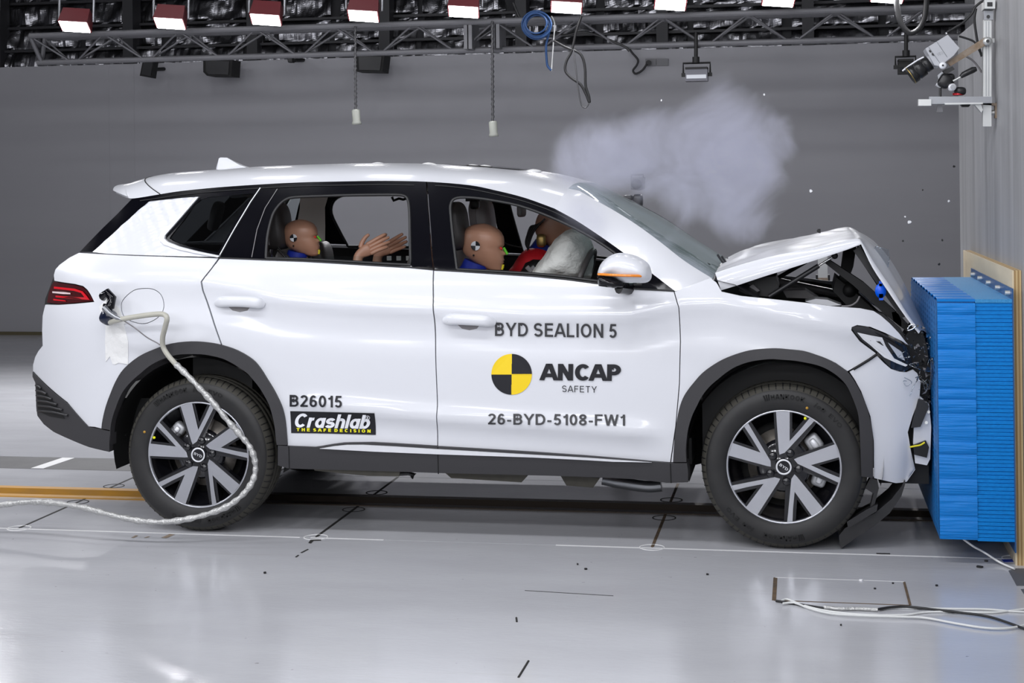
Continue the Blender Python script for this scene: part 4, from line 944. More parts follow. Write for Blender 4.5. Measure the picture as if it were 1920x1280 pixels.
# ---- engine bay under the bonnet
eng = car
def pt(name, px, Y, d, m): return MB().pxprism(px, Y, d).build(name, m, eng)
MB().box((-.45, 7.15, .35), (.33, 8.6, .86)).build('engine_bay', M['black'], car)
for px, Y, d, m, nm in (
    ([(1385, 545), (1395, 530), (1432, 520), (1455, 518), (1460, 540), (1440, 556), (1400, 552)], 7.25, .3, M['dark'], 'battery_box'),
    ([(1400, 540), (1412, 533), (1425, 545), (1405, 552)], 7.2, .1, M['leather_grey'], 'fuse_box'),
    ([(1468, 545), (1510, 544), (1535, 560), (1475, 558)], 7.6, .2, M['leather_grey'], 'inverter_cover'),
    ([(1510, 565), (1530, 560), (1552, 562), (1578, 572), (1540, 574)], 7.25, .15, M['satin'], 'radiator_hose_clamp'),
    ([(1582, 470), (1606, 460), (1600, 500), (1585, 540), (1572, 535), (1578, 500)], 7.5, .12, M['black'], 'hinge_bracket'),
    ([(1545, 492), (1556, 488), (1620, 530), (1680, 584), (1712, 618), (1706, 626), (1660, 590), (1600, 535)], 7.2, .12, M['black'], 'bonnet_reinforcement'),
    ([(1600, 470), (1612, 462), (1650, 520), (1702, 592), (1690, 596), (1636, 520)], 7.14, .05, M['dark'], 'bonnet_inner_frame'),
    ([(1568, 520), (1600, 545), (1660, 600), (1690, 640), (1640, 600), (1590, 575), (1562, 545)], 7.4, .4, M['black'], 'slam_panel'),
    ([(1672, 585), (1682, 584), (1690, 600), (1690, 625), (1678, 618)], 7.2, .04, M['leather_grey'], 'latch_plate'),
    ([(1640, 585), (1656, 588), (1690, 618), (1700, 640), (1686, 626), (1655, 600)], 7.12, .1, M['dark'], 'lamp_carrier')):
    pt(nm, px, Y, d, m)
for px, Y, m1 in (([(1442, 556), (1535, 498)], 7.12, M['dark']), ([(1460, 520), (1512, 490)], 8.3, M['dark'])):
    a, b = at(*px[0], Y=Y), at(*px[1], Y=Y); e = b+(b-a)*.32
    g = MB().cyl(a, b, .011, 10).build('gas_strut', m1, car); MB().cyl(b, e, .005, 8).build('strut_rod', M['chrome'], g); MB().sup(e, (.03, .03, .03), e=1).build('ball_joint', M['black'], g)
MB().tube([at(1458, 527, Y=8.45), at(1520, 540, Y=8.45), at(1600, 556, Y=8.45)], .02, 8).build('far_fender_rail', M['leather_grey'], car)
MB().tube([at(1608, 468, Y=8.3), at(1630, 500, Y=8.3), at(1650, 530, Y=8.2)], .02, 8).build('far_frame_bar', M['black'], car)
MB().lathe([(-.006, .001), (-.006, .032), (.006, .032), (.006, .042), (.012, .042), (.012, .001)], at(1593, 544, Y=7.4), (0, 1, 0), 20).build('filler_ring', M['black'], car)
MB().tube(cr([at(u, v, Y=7.22) for u, v in ((1612, 555), (1606, 566), (1594, 573), (1578, 574))], 4), .005, 6).build('hose', M['leather_grey'], car)
bc = MB().lathe([(-.008, .001), (-.008, .024), (.004, .024), (.004, .001)], at(1651, 545, Y=7.08), (0, 1, 0), 20); bc.V = [(v[0], v[1], (v[2]-at(1651, 545, Y=7.08)[2])*1.35+at(1651, 545, Y=7.08)[2]) for v in bc.V]
q = at(1652, 559, Y=7.08); bc.box((q[0]-.009, 7.072, q[2]-.008), (q[0]+.009, 7.084, q[2]+.02)); q = at(1651, 530, Y=7.08); bc.box((q[0]-.007, 7.072, q[2]-.015), (q[0]+.007, 7.084, q[2]+.008)); bc.build('filler_cap', M['blue_cap'], car)

# ---- crushed nose between bumper and barrier
MB().box((.33, 7.12, .28), (.545, 8.6, .80)).build('crushed_nose', M['black'], car)
pt('radiator_support', [(1716, 755), (1724, 742), (1742, 758), (1746, 800), (1744, 860), (1738, 872), (1716, 868), (1712, 830)], 7.05, .06, M['satin'])
pt('grille_duct', [(1722, 748), (1738, 752), (1742, 762), (1726, 800), (1708, 802), (1712, 785)], 7.02, .06, M['dark'])
pt('duct_bracket', [(1712, 835), (1736, 826), (1742, 838), (1738, 858), (1714, 852)], 7.03, .05, M['black'])
for u, v in ((1741, 772), (1737, 792), (1736, 768)): MB().cyl(at(u, v, Y=7.035), at(u, v, Y=7.055), .007, 8).build('bolt', M['alup'], car)
MB().tube(cr([at(u, v, Y=7.03) for u, v in ((1706, 838), (1716, 836), (1726, 834), (1734, 829))], 4), .004, 6).build('yellow_lead', M['yelmark'], car)
rs_ = np.random.RandomState(11); sh_, dk, bl = MB(), MB(), MB()
for k in range(200):
    t = rs_.rand(); u = 1690+rs_.rand()*52+6*t; v = 610+t*150+rs_.normal()*6
    if u < 1722 and v > 695: u += 26
    Y = 6.98+rs_.rand()*.25; c = at(min(u, 1748), v, Y=Y); s = .004+.015*rs_.rand()**2
    R = Matrix.Rotation(rs_.rand()*6, 3, 'X') @ Matrix.Rotation(rs_.rand()*6, 3, 'Z'); q = [c+np.array(R @ Vector((rs_.uniform(-1, 1)*s, rs_.uniform(-1, 1)*s, rs_.uniform(-.3, .3)*s))) for _ in range(4)]
    (sh_ if k % 3 == 0 else dk if k % 3 == 1 else bl).add(q, [(0, 1, 2), (0, 2, 3), (0, 3, 1), (1, 3, 2)])
for k in range(9):
    c = at(1700+rs_.rand()*40, 625+rs_.rand()*110, Y=7.0); P = [c+np.array([rs_.normal()*.010*j**.6, rs_.normal()*.01, rs_.normal()*.012*j**.6]) for j in range(5)]
    sh_.tube(cr(P, 4), .0020, 5)
sh_.build('clear_shards', M['shard'], car, kind='stuff'); dk.build('black_shards', M['dark'], car, kind='stuff'); bl.build('bright_shards', M['leather_grey'], car, kind='stuff')
MB().tube(cr([at(u, v, Y=6.98) for u, v in ((1702, 617), (1706, 610), (1714, 608), (1717, 611), (1712, 616), (1704, 619))], 4, True), .0035, 6).build('broken_ring', M['chrome'], car)
MB().tube(cr([at(u, v, Y=6.96) for u, v in ((1748, 670), (1750, 690), (1747, 715), (1742, 730), (1746, 705), (1746, 680), (1749, 670))], 4), .004, 6).build('torn_strip', M['shard'], car)
pt('nose_tangle', [(1690, 640), (1712, 610), (1730, 622), (1738, 650), (1745, 700), (1742, 745), (1728, 742), (1727, 705), (1712, 690), (1702, 660)], 7.14, .2, M['black'])
# hanging under-tray
for px, Y, d, nm in (([(1574, 1018), (1573, 1004), (1584, 990), (1640, 962), (1672, 935), (1690, 912), (1697, 900), (1697, 908), (1690, 930), (1668, 962), (1640, 985), (1600, 1012), (1577, 1028)], 7.03, .25, 'air_dam'),
                 ([(1588, 978), (1625, 955), (1646, 945), (1644, 958), (1590, 990)], 7.0, .05, 'air_dam_lip'), ([(1622, 915), (1632, 895), (1645, 900), (1648, 915), (1640, 945), (1632, 950), (1638, 925)], 7.02, .06, 'tray_bracket')):
    pt(nm, px, Y, d, M['dark'])

# ---- underbody
MB().box((-2.45, 7.15, .34), (-.5, 8.57, .46)).build('floor_pan', M['black'], car)
MB().box((-3.5, 7.2, .42), (-2.2, 8.5, .6)).build('rear_floor', M['black'], car)
for px, Y, d, nm in (([(832, 884), (846, 896), (978, 904), (988, 892), (970, 884)], 7.35, .9, 'battery_tray'), ([(1050, 890), (1062, 910), (1112, 914), (1125, 896)], 7.4, .5, 'exhaust_box'),
                 ([(586, 876), (590, 882), (690, 892), (748, 893), (750, 882)], 7.1, .04, 'pinch_rail')):
    pt(nm, px, Y, d, M['under'])
MB().tube(cr([at(u, v, Y=7.5) for u, v in ((1130, 898), (1170, 906), (1215, 912), (1240, 910))], 5), .028, 10).build('flexible_pipe', M['steel'], car)
MB().tube([at(748, 888, Y=7.12), at(765, 887, Y=7.12), at(778, 890, Y=7.12), at(772, 895, Y=7.12)], .01, 8).build('tow_hook', M['dark'], car)
for hx, hy in ((HUB[0], 0), (HUB[1], 0)):                             # wheel-house liners
    for y0, y1 in ((6.99, 7.42), (8.30, 8.73)):
        MB().lathe([(y0-hx[1], .43), (y1-hx[1], .43), (y1-hx[1], .02)] if y0 < 7.5 else [(y0-hx[1], .02), (y0-hx[1], .43), (y1-hx[1], .43)], hx+np.array([0, 0, .03]), (0, 1, 0), 40, a0=-math.pi*.58, a1=math.pi*.58).build('wheel_liner', M['black'], car)
    MB().cyl((hx[0], 7.2, .36), (hx[0], 8.5, .36), .04, 10).build('axle', M['dark'], car)

# ---- handles, mirror
for px, o_, keyh in (([(406, 568), (420, 565), (450, 565), (480, 567), (494, 571)], dr[0], False), ([(834, 601), (850, 598), (880, 599), (910, 601), (927, 605)], df[0], True)):
    P = [side(u, v, -.022 if 0 < i < len(px)-1 else .0) for i, (u, v) in enumerate(px)]; P = cr(P, 5)
    n = len(P); r = [.026*min(1, (.62+2.2*min(i, n-1-i)/n)) for i in range(n)]
    MB().tube(P, r, 14, ry=.014).build('door_handle', M['paint'], o_)
    cu = np.mean([p[0] for p in px])
    panel('handle_recess_shade', [(cu-24, px[2][1]+8), (cu+20, px[2][1]+9), (cu+14, px[2][1]+17), (cu, px[2][1]+20), (cu-14, px[2][1]+17)], M['leather_grey'], car, off=-.001, fl=0, h=.02)  # flat grey patch paints the shade of the cavity below the handle
    if keyh: a = side(842.5, 601, -.016); MB().cyl(a, a+np.array([0, -.012, 0]), .007, 12).build('key_cap', M['ink'], o_)
def pillow(px, Y, T, h=.012, back=.35, e=.5):
    w = [tuple(at(u, v, Y=Y)[[0, 2]]) for u, v in px]; P, T_, loops = cdt([w], h); d = segdist(P, w); dm = d.max()
    f = np.array([(1-(1-min(1, x/dm))**2)**e for x in d]); V = [(x, Y-T*k, z) for (x, z), k in zip(P, f)]+[(x, Y+T*back*k, z) for (x, z), k in zip(P, f)]
    n = len(P); Fc = []
    for t in T_:
        a, b, c = (P[i] for i in t); ar = (b[0]-a[0])*(c[1]-a[1])-(b[1]-a[1])*(c[0]-a[0]); t = t if ar > 0 else t[::-1]
        Fc.append(tuple(t)); Fc.append(tuple(i+n for i in t[::-1]))
    return V, Fc
mir_px = [tuple(p) for p in cr([(1122, 520), (1123, 502), (1132, 488), (1147, 478), (1162, 474), (1182, 476), (1203, 484), (1217, 496), (1222, 512), (1220, 524), (1210, 530), (1190, 530), (1165, 529), (1150, 520)], 3, True)]
MY = 6.80
V, Fc = pillow(mir_px, MY, .085, back=.5); mr = mk('wing_mirror', V, Fc, M['paint'], car, smooth=True)
V, Fc = pillow([(1119, 514), (1128, 512), (1160, 524), (1172, 532), (1168, 538), (1150, 540), (1122, 536)], MY-.02, .06, back=1.0); mk('mirror_foot', V, Fc, M['gloss_black'], mr, smooth=True)
MB().tube([at(u, v, Y=MY-.088 if 1135 < u < 1200 else MY-.05) for u, v in ((1122, 514), (1140, 515), (1170, 516.5), (1195, 517), (1209, 518))], .006, 8).build('indicator_strip', M['orange'], mr)
MB().tube([at(1160, 538, Y=MY+.02), at(1175, 540, Y=6.93), at(1190, 541, Y=7.0)], .03, 10, ry=.02).build('mirror_arm', M['gloss_black'], mr)
m2 = copy_tree(mr, car); m2.matrix_local = Matrix.Translation((0, 0, 0)) @ Matrix.Diagonal((1, -1, 1, 1))
# ---- wheels
RR = .253
def wheel(hub, rot, ypos, sgn, cal, full=True):
    w = bpy.data.objects.new('wheel', None); COL.objects.link(w); w.parent = car; w.location = tuple(hub-np.array(car.location))
    O = hub
    R_ = .364
    pf = [(.02, RR-.012), (.0, RR-.004), (-.012, RR+.012), (-.016, RR+.05), (-.013, RR+.078), (-.004, R_-.023), (.008, R_-.012), (.024, R_-.003), (.05, R_), (.053, R_-.007), (.06, R_-.007), (.063, R_), (.095, R_), (.098, R_-.007), (.106, R_-.007), (.109, R_), (.145, R_), (.148, R_-.007), (.156, R_-.007), (.159, R_), (.185, R_-.004), (.205, R_-.016), (.22, RR+.06), (.215, RR+.01), (.2, RR-.012)]
    pf = [(a*sgn, b) for a, b in pf]
    if sgn < 0: pf = pf[::-1]
    # slightly flattened where it meets the floor
    mb = MB().lathe(pf, O, (0, 1, 0), 120)
    mb.V = [(x, y, max(z, .003+abs(x-O[0])*.004)) for x, y, z in mb.V]
    mb.I = [1 if (5 <= i//120 <= 21) else 0 for i in range(len(mb.F))]
    mb.build('tyre', [M['rubber'], M['tread']], w)
    if full:
        gro = MB()
        for k in range(72):
            a = 2*math.pi*k/72
            d = Vector((math.cos(a), 0, math.sin(a))); t = Vector((-math.sin(a), 0, math.cos(a)))
            for y0, y1, r0, r1 in ((-.002, .009, -.021, -.011), (.009, .024, -.011, -.002), (.024, .047, -.002, .001), (.112, .14, .001, .001), (.163, .2, .001, .001)):
                p = [Vector(O)+d*(R_+.0012+(r0 if yy == y0 else r1))+t*s_*.0022+Vector((0, yy, 0)) for yy in (y0, y1) for s_ in (-1, 1)]
                if p[0].z > .01: gro.add(p, [(0, 1, 3, 2)])
        gro.build('tread_sipes', M['black'], w, kind='stuff')
    rim = MB().lathe([(s*sgn, r) for s, r in ((.10, .19), (.06, .225), (.03, .237), (.012, RR-.010))][::sgn], O, (0, 1, 0), 90); rim.build('rim_barrel', M['gunblack'], w)
    MB().lathe([(s*sgn, r) for s, r in ((.012, RR-.011), (.0, RR-.010), (-.004, RR-.004), (.004, RR+.001))][::sgn], O, (0, 1, 0), 90).build('rim_lip', M['alu'], w)
    if not full: 
        MB().lathe([(.04*sgn, .001), (.04*sgn, .23)], O, (0, 1, 0), 40).build('wheel_disc', M['gunblack'], w); return w
    MB().lathe([(.085, .001), (.085, .16), (.095, .16), (.095, .001)], O, (0, 1, 0), 60).build('brake_disc', M['disc'], w)
    MB().lathe([(.03, .001), (.03, .075), (.05, .085), (.085, .085)], O, (0, 1, 0), 40).build('hub', M['dark'], w)
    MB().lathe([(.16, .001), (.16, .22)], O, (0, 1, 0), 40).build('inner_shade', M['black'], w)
    for a, sz in cal:
        c = O+np.array([math.cos(a)*.165, .07, math.sin(a)*.165])
        g = MB().sup(c, (.07*sz, .05, .085*sz), Matrix.Rotation(-a, 3, 'Y'), .5, 16, 8); g.build('caliper', M['caliper'], w)
        MB().sup(c+np.array([0, -.022, 0]), (.03*sz, .03, .05*sz), Matrix.Rotation(-a, 3, 'Y'), .5, 12, 6).build('caliper_bolt', M['satin'], w)
    wide = [(-.122, .965), (.112, .967), (.106, .457), (-.072, .21), (-.082, .27)]; thin = [(.452, .857), (.532, .812), (.02, .245), (-.072, .21), (-.066, .262), (.30, .67)]
    back_w = [(-.165, .96), (.155, .962), (.15, .42), (-.02, .12), (-.13, .2)]; back_t = [(.40, .88), (.575, .78), (.09, .18), (-.02, .12), (-.13, .25)]
    def place(q, y, c): 
        ca, sa = math.cos(c), math.sin(c)
        return [(O[0]+RR*(x*ca-z*sa), O[1]+y, O[2]+RR*(x*sa+z*ca)) for x, z in q]
    for k in range(5):
        c = rot+k*2*math.pi/5
        for fr, bk, nm in ((wide, back_w, 'wide_spoke'), (thin, back_t, 'thin_spoke')):
            mb = MB(); n = len(fr)
            yf = lambda q: [.016-.008*min(1, max(0, (math.hypot(*p)-.2)/.7)) for p in q]
            ff = [np.array(p)+np.array([0, d, 0]) for p, d in zip(place(fr, -.010, c), yf(fr))]
            fb_ = [np.array(p)+np.array([0, d+.006, 0]) for p, d in zip(place(fr, -.010, c), yf(fr))]
            V = ff+fb_; mb.mi = 0; mb.add(V, [list(range(n))]); mb.mi = 1; mb.add(V, [(i, i+n, (i+1) % n+n, (i+1) % n)[::-1] for i in range(n)])
            m_ = len(bk); bf = [np.array(p)+np.array([0, d+.005, 0]) for p, d in zip(place(bk, -.010, c), yf(bk))]; bb_ = place(bk, .05, c)
            mb.add(bf+bb_, [list(range(m_))]+[(i, i+m_, (i+1) % m_+m_, (i+1) % m_)[::-1] for i in range(m_)])
            # orient the faces towards the camera side
            mb.F = [f for f in mb.F]
            mb.build(nm, [M['alu'], M['gunblack']], w)
        a = rot+math.radians(64-90+90)+k*2*math.pi/5-math.radians(0)
        p = O+np.array([math.cos(a), 0, math.sin(a)])*RR*.262
        MB().lathe([(.012, .019), (.002, .018), (-.003, .012), (-.004, .001)], p, (0, 1, 0), 16).build('lug_nut', M['gunblack'], w)
    MB().lathe([(.045, .12), (.012, .105), (.012, .001)], O, (0, 1, 0), 40).build('hub_face', M['gunblack'], w)
    MB().lathe([(.012, .036), (-.002, .034), (-.004, .031), (-.002, .027), (-.002, .001)], O, (0, 1, 0), 36).build('hub_cap', M['ink'], w)
    MB().lathe([(-.0035, .0345), (-.0055, .032), (-.0035, .0275)], O, (0, 1, 0), 36).build('cap_ring', M['satin'], w)
    V, Fc = text_mesh('BYD', t=.15); U = norm_uv(V); ca, sa = math.cos(rot-.6), math.sin(rot-.6)
    MB().add([(O[0]+(a*.042-.021)*ca-(b*.012-.006)*sa, O[1]-.0035, O[2]+(a*.042-.021)*sa+(b*.012-.006)*ca) for a, b in U], Fc).build('cap_emblem', M['satin'], w)
    return w
def tyre_text(w, O, s, a_mid, width, h, r, m=M['letter'], **kw):
    V, Fc = text_mesh(s, **kw); U = norm_uv(V)
    P = []
    for a, b in U:
        rad = r+b*h; ang = a_mid-(a-.5)*width/r
        P.append((O[0]+rad*math.cos(ang), O[1]-.0185, O[2]+rad*math.sin(ang)))
    MB().add(P, Fc).build('tyre_lettering', m, w)
wr_ = wheel(HUB[0], math.radians(13), 0, 1, [(math.radians(140), .9)])
wf_ = wheel(HUB[1], 0.0, 0, 1, [(math.radians(36), 1.0), (math.radians(-20), .95)])
for w, O, a1, a2 in ((wr_, HUB[0], 112, 88), (wf_, HUB[1], 86, 59)):
    for k in (0, 180):
        rd = math.radians(a1+k); tyre_text(w, O, 'HANKOOK', rd, .145, .022, RR+.048, t=.24)
        tyre_text(w, O, 'ion', math.radians(a2+k), .055, .022, RR+.047, t=.2, shear=.2)
        tyre_text(w, O, 'EVO', math.radians(a2+k-16), .07, .018, RR+.047)
        for t_ in (-.016, 0, .016):                                     # little crest before the tyre maker's name
            a = rd+(.093+t_*.5)/(RR+.06); P = [(O[0]+(RR+.048+q)*math.cos(a+q*t_*20), O[1]-.0168, O[2]+(RR+.048+q)*math.sin(a+q*t_*20)) for q in (0, .012, .026)]
            MB().tube(P, .0032, 5).build('tyre_crest', M['letter'], w)
for w, O, a, c in ((wr_, HUB[0], 158, 163), (wf_, HUB[1], 68.5, 68)):
    for ang, r, m in ((a, RR+.03, mat('ochre_dot', (.45, .25, .03), .5)), (c-2, RR-.018, mat('yellow_dot', (.85, .85, .0), .5))):
        t = math.radians(ang); MB().lathe([(.004, .006), (-.003, .006), (-.003, .0005)], O+np.array([math.cos(t)*r, -.014 if r > RR else .004, math.sin(t)*r]), (0, 1, 0), 12).build('balance_dot', m, w)
for hub in HUB:
    h2 = hub.copy(); h2[1] = 2*YC-hub[1]; wheel(h2, 0, 0, -1, [], False)

# ---- lettering on the doors
side_text('BYD SEALION 5', [(928, 629.5), (1156, 633.5), (1156, 607.5), (928, 604.5)], M['ink_grey'], df[0], t=.155, gap=.15)
side_text('ANCAP', [(1011, 712.5), (1164, 714), (1164.5, 683), (1011.5, 681.5)], M['ink'], df[0], t=.22, gap=.08, kern=.12)
side_text('SAFETY', [(1054, 734.5), (1119, 736), (1119, 724), (1054, 722.5)], M['ink'], df[0], t=.11, gap=.22)
side_text('26-BYD-5108-FW1', [(915, 795.5), (1172, 798), (1172, 777), (915, 775)], M['ink_grey'], df[0], t=.16, gap=.12)
side_text('B26015', [(543, 762), (641, 764), (641, 742), (543, 740)], M['ink'], df[0] if False else dr[0], t=.16, gap=.12)
def side_poly(px, m, parent, name, off=-.002):
    W_ = [side(u, v, off) for u, v in px]; return MB().add(W_, [list(range(len(W_)))]).build(name, m, parent)
panel('test_house_sticker', [(546, 811.5), (704.5, 815), (702, 774.5), (544, 770.5)], M['ink'], dr[0], off=-.0025, fl=0, mirror=False, h=.02)
side_text('Crashlab', [(553, 801), (694, 804), (694, 778), (553, 774.5)], M['decal_white'], dr[0], off=-.0055, t=.19, gap=.05, shear=.22)
side_text('THE SAFE DECISION', [(556, 808), (695, 811), (695, 805), (556, 802)], M['decal_yellow'], dr[0], off=-.0055, t=.24, gap=.42)
side_text('\u00ae', [(685, 787), (693.5, 787.2), (693.5, 779), (685, 779)], M['decal_white'], dr[0], off=-.0055, t=.1)
cx, cy, rr = 959.3, 701.5, 38.3
for q, m in ((0, M['ink']), (1, M['yellow']), (2, M['ink']), (3, M['yellow'])):
    a0 = q*math.pi/2; px = [(cx, cy)]+[(cx+rr*math.cos(a0+t)*.993, cy-rr*math.sin(a0+t)) for t in np.linspace(0, math.pi/2, 14)]
    side_poly(px, m, df[0], 'roundel_quarter', -.0025)
for px in ([(cx-rr, cy-.5), (cx+rr, cy-.5), (cx+rr, cy+.5), (cx-rr, cy+.5)], [(cx-.5, cy+rr), (cx+.5, cy+rr), (cx+.5, cy-rr), (cx-.5, cy-rr)]):
    if px[0][1] < px[2][1]: px = px[::-1]
    side_poly(px, M['yellow'], df[0], 'roundel_cross', -.0035)

# ---- cabin
def seat(x, y, m, hr, lean=.16, z0=.52, top=1.28):
    s = bpy.data.objects.new('seat', None); COL.objects.link(s); s.parent = car; s.location = (x-car.location.x, y-car.location.y, 0)
    Rm = Matrix.Rotation(-lean, 3, 'Y')
    MB().sup((x+.22, y, z0+.08), (.56, .50, .20), e=.35).build('seat_cushion', m, s)
    MB().sup((x-.10, y, (z0+top)/2), (.17, .48, top-z0+.06), Rm, .4).build('backrest', m, s)
    MB().sup(hr, (.125, .21, .24), Matrix.Rotation(-.12, 3, 'Y'), .55).build('headrest', m, s)
    MB().tube([(hr[0]-.02, y-.06, hr[2]-.2), (hr[0], y-.06, hr[2]-.05)], .007, 6).build('headrest_post', M['chrome'], s)
    MB().tube([(hr[0]-.005, y-.106, hr[2]-.09), (hr[0]-.02, y-.106, hr[2]+.03), (hr[0]-.015, y-.095, hr[2]+.09)], .004, 6).build('piping', M['leather_grey'], s)
    return s
NY, FY = 7.50, 8.22
def hp(u, v, Y): return tuple(at(u, v, Y=Y))
hr1 = hp(853, 424, NY); seat(hr1[0]+.02, NY, M['leather'], hr1)
hr2 = hp(905, 413, FY); seat(hr2[0]+.02, FY, M['leather_grey'], hr2)
hr3 = hp(519, 424, NY); seat(hr3[0]+.02, NY, M['leather'], hr3)
hr4 = (hr3[0], FY, hr3[2]-.22); seat(hr4[0]+.02, FY, M['leather'], hr4)
q = hp(520, 470, NY)
MB().sup((-.75, YC, 1.0), (.5, 1.35, .32), e=.4).build('dashboard', M['dark'], car)
MB().box((-2.9, 7.15, .62), (-2.6, 8.57, 1.15)).build('rear_bulkhead', M['black'], car)
sw = hp(1090, 512, NY); st = [(sw[0]+.06*math.cos(w)-.0, NY+.18*math.sin(w), sw[2]-.06+.17*math.cos(w)) for w in np.linspace(0, 6.283, 30)]
MB().tube(st, .014, 8).build('steering_wheel', M['leather'], car)
# airbag
ab = cr([(996, 520), (1006, 500), (1022, 476), (1040, 450), (1058, 434), (1078, 428), (1096, 433), (1108, 450), (1114, 475), (1112, 500), (1106, 522), (1080, 530), (1030, 528)], 4, True)
V, Fc = pillow([tuple(p) for p in ab], NY+.05, .24, h=.014, back=.9)
V = [(x+.006*noise.noise(Vector((x*22, y*22, z*22))), y-.012*abs(noise.noise(Vector((x*15, y*15, z*17))))-.006*noise.noise(Vector((x*50, y*40, z*40))), z+.005*noise.noise(Vector((z*30, x*30, y*9)))) for x, y, z in V]
bag = mk('airbag', V, Fc, M['bagcloth'], car, smooth=True)
# inner pillar trim of the far side, grab handle, mirror, inner camera
panel('inner_pillar_trim', [(397, 367), (458, 367), (441, 398), (430, 440), (416, 486), (348, 480), (368, 440), (386, 400)], M['beige'], car, off=.03, fl=0, far_only=True)
MB().tube([hp(735, 369, 8.3), hp(738, 376, 8.3), hp(748, 372, 8.3), hp(756, 374, 8.3), hp(762, 372, 8.3)], .008, 6).build('grab_handle', M['black'], car)
MB().sup(hp(978, 393, YC), (.03, .16, .075), e=.5).build('rear_view_mirror', M['leather_grey'], car); MB().tube([hp(978, 385, YC), hp(984, 366, YC)], .01, 6).build('mirror_stalk', M['dark'], car)
cm = MB().sup(hp(890, 383, 7.75), (.05, .06, .05), e=.6); cm.box(tuple(np.array(hp(878, 373, 7.75))-.012), tuple(np.array(hp(896, 373, 7.75))+.012)); cm.build('cabin_camera', M['camblack'], car)
# chequered scale strip on the far sill
for k in range(8):
    a = hp(712+k*18, 484, 8.45); MB().box((a[0]-.012, 8.44, a[2]-.012), (a[0]+.012, 8.452, a[2]+.012)).build('scale_mark', M['tape_white'], car)
qg = hp(395, 405, 8.0)
MB().sup(hp(405, 405, 7.9), (.05, .1, .16), Matrix.Rotation(.3, 3, 'Y'), .5).build('rear_belt_guide', M['leather_grey'], car)

# ------------------------------------------------------------------ crash test dummies
def skin_mesh(J, E, R):
    """one continuous skinned body: joints J (world), edges E, radii R; root = joint 0"""
    me = bpy.data.meshes.new('skel'); me.from_pydata([tuple(map(float, j)) for j in J], E, []); o = bpy.data.objects.new('skel', me); COL.objects.link(o)
    o.modifiers.new('s', 'SKIN'); sv = me.skin_vertices[0].data
    for i, r in enumerate(R): sv[i].radius = (r, r) if not hasattr(r, '__len__') else r
    sv[0].use_root = True
    ss = o.modifiers.new('u', 'SUBSURF'); ss.levels = 2; ss.render_levels = 2
    dg = bpy.context.evaluated_depsgraph_get(); e = o.evaluated_get(dg); m2 = e.to_mesh()
    V = [tuple(v.co) for v in m2.vertices]; Fc = [tuple(p.vertices) for p in m2.polygons]
    e.to_mesh_clear(); bpy.data.objects.remove(o); bpy.data.meshes.remove(me)
    return V, Fc
# head profile in head units: height t from chin (0) to crown (1): front x, back x, half width
HT = [0.0, .04, .12, .20, .27, .30, .34, .38, .43, .48, .53, .58, .66, .75, .84, .91, .96, .985, 1.0]
HFX = [.40, .455, .46, .468, .475, .47, .468, .455, .44, .425, .43, .445, .45, .43, .375, .29, .18, .09, .0]
HBX = [.24, .12, -.10, -.26, -.36, -.39, -.42, -.44, -.455, -.47, -.478, -.482, -.48, -.465, -.42, -.345, -.24, -.14, -.02]
HHW = [.07, .14, .20, .25, .28, .29, .30, .31, .32, .325, .33, .335, .34, .335, .30, .24, .16, .085, .01]
def head_mesh(c, h, yaw=0.0, pitch=0.0, roll=0.0):
    """dummy head facing +X; c = centre (mid height), h = height"""
    nu, nt = 56, 64; Rm = Matrix.Rotation(yaw, 3, 'Z') @ Matrix.Rotation(pitch, 3, 'Y') @ Matrix.Rotation(roll, 3, 'X'); V = []
    for j in range(nt+1):
        t = j/nt; t = .5-.5*math.cos(math.pi*t); f, b, w = (np.interp(t, HT, A) for A in (HFX, HBX, HHW)); mx = (f+b)/2; L = (f-b)/2
        for i in range(nu):
            a = 2*math.pi*i/nu; ca, sa = math.cos(a), math.sin(a)
            x = mx+L*math.copysign(abs(ca)**.85, ca); y = w*math.copysign(abs(sa)**.9, sa)
            d = max(0, ca)
            g = lambda z0, s_: math.exp(-((t-z0)/s_)**2)
            ny = abs(y)
            x += .105*math.exp(-(ny/.055)**2)*d*max(0, (1-abs(t-.385)/.10) if t > .385 else (1-(.385-t)/.035)*1.0)     # nose
            x += .022*math.exp(-(ny/.11)**2)*d*(g(.245, .022)+g(.200, .022))-.020*math.exp(-(ny/.12)**2)*d*g(.222, .012)   # lips
            x -= .035*math.exp(-((ny-.115)/.055)**2)*d*g(.50, .045)                                                # eye sockets
            x += .018*math.exp(-((ny-.11)/.04)**2)*d*g(.50, .022)                                                  # eyeballs
            x += .016*math.exp(-(ny/.2)**2)*d*g(.57, .03)                                                          # brow
            V.append(Vector(c)+Rm @ Vector((x*h, y*h, (t-.5)*h)))
    Fc = [(j*nu+i, j*nu+(i+1) % nu, (j+1)*nu+(i+1) % nu, (j+1)*nu+i) for j in range(nt) for i in range(nu)]+[tuple(range(nu))[::-1]]
    return V, Fc, lambda x, y, z: Vector(c)+Rm @ Vector((x*h, y*h, z*h)), Rm
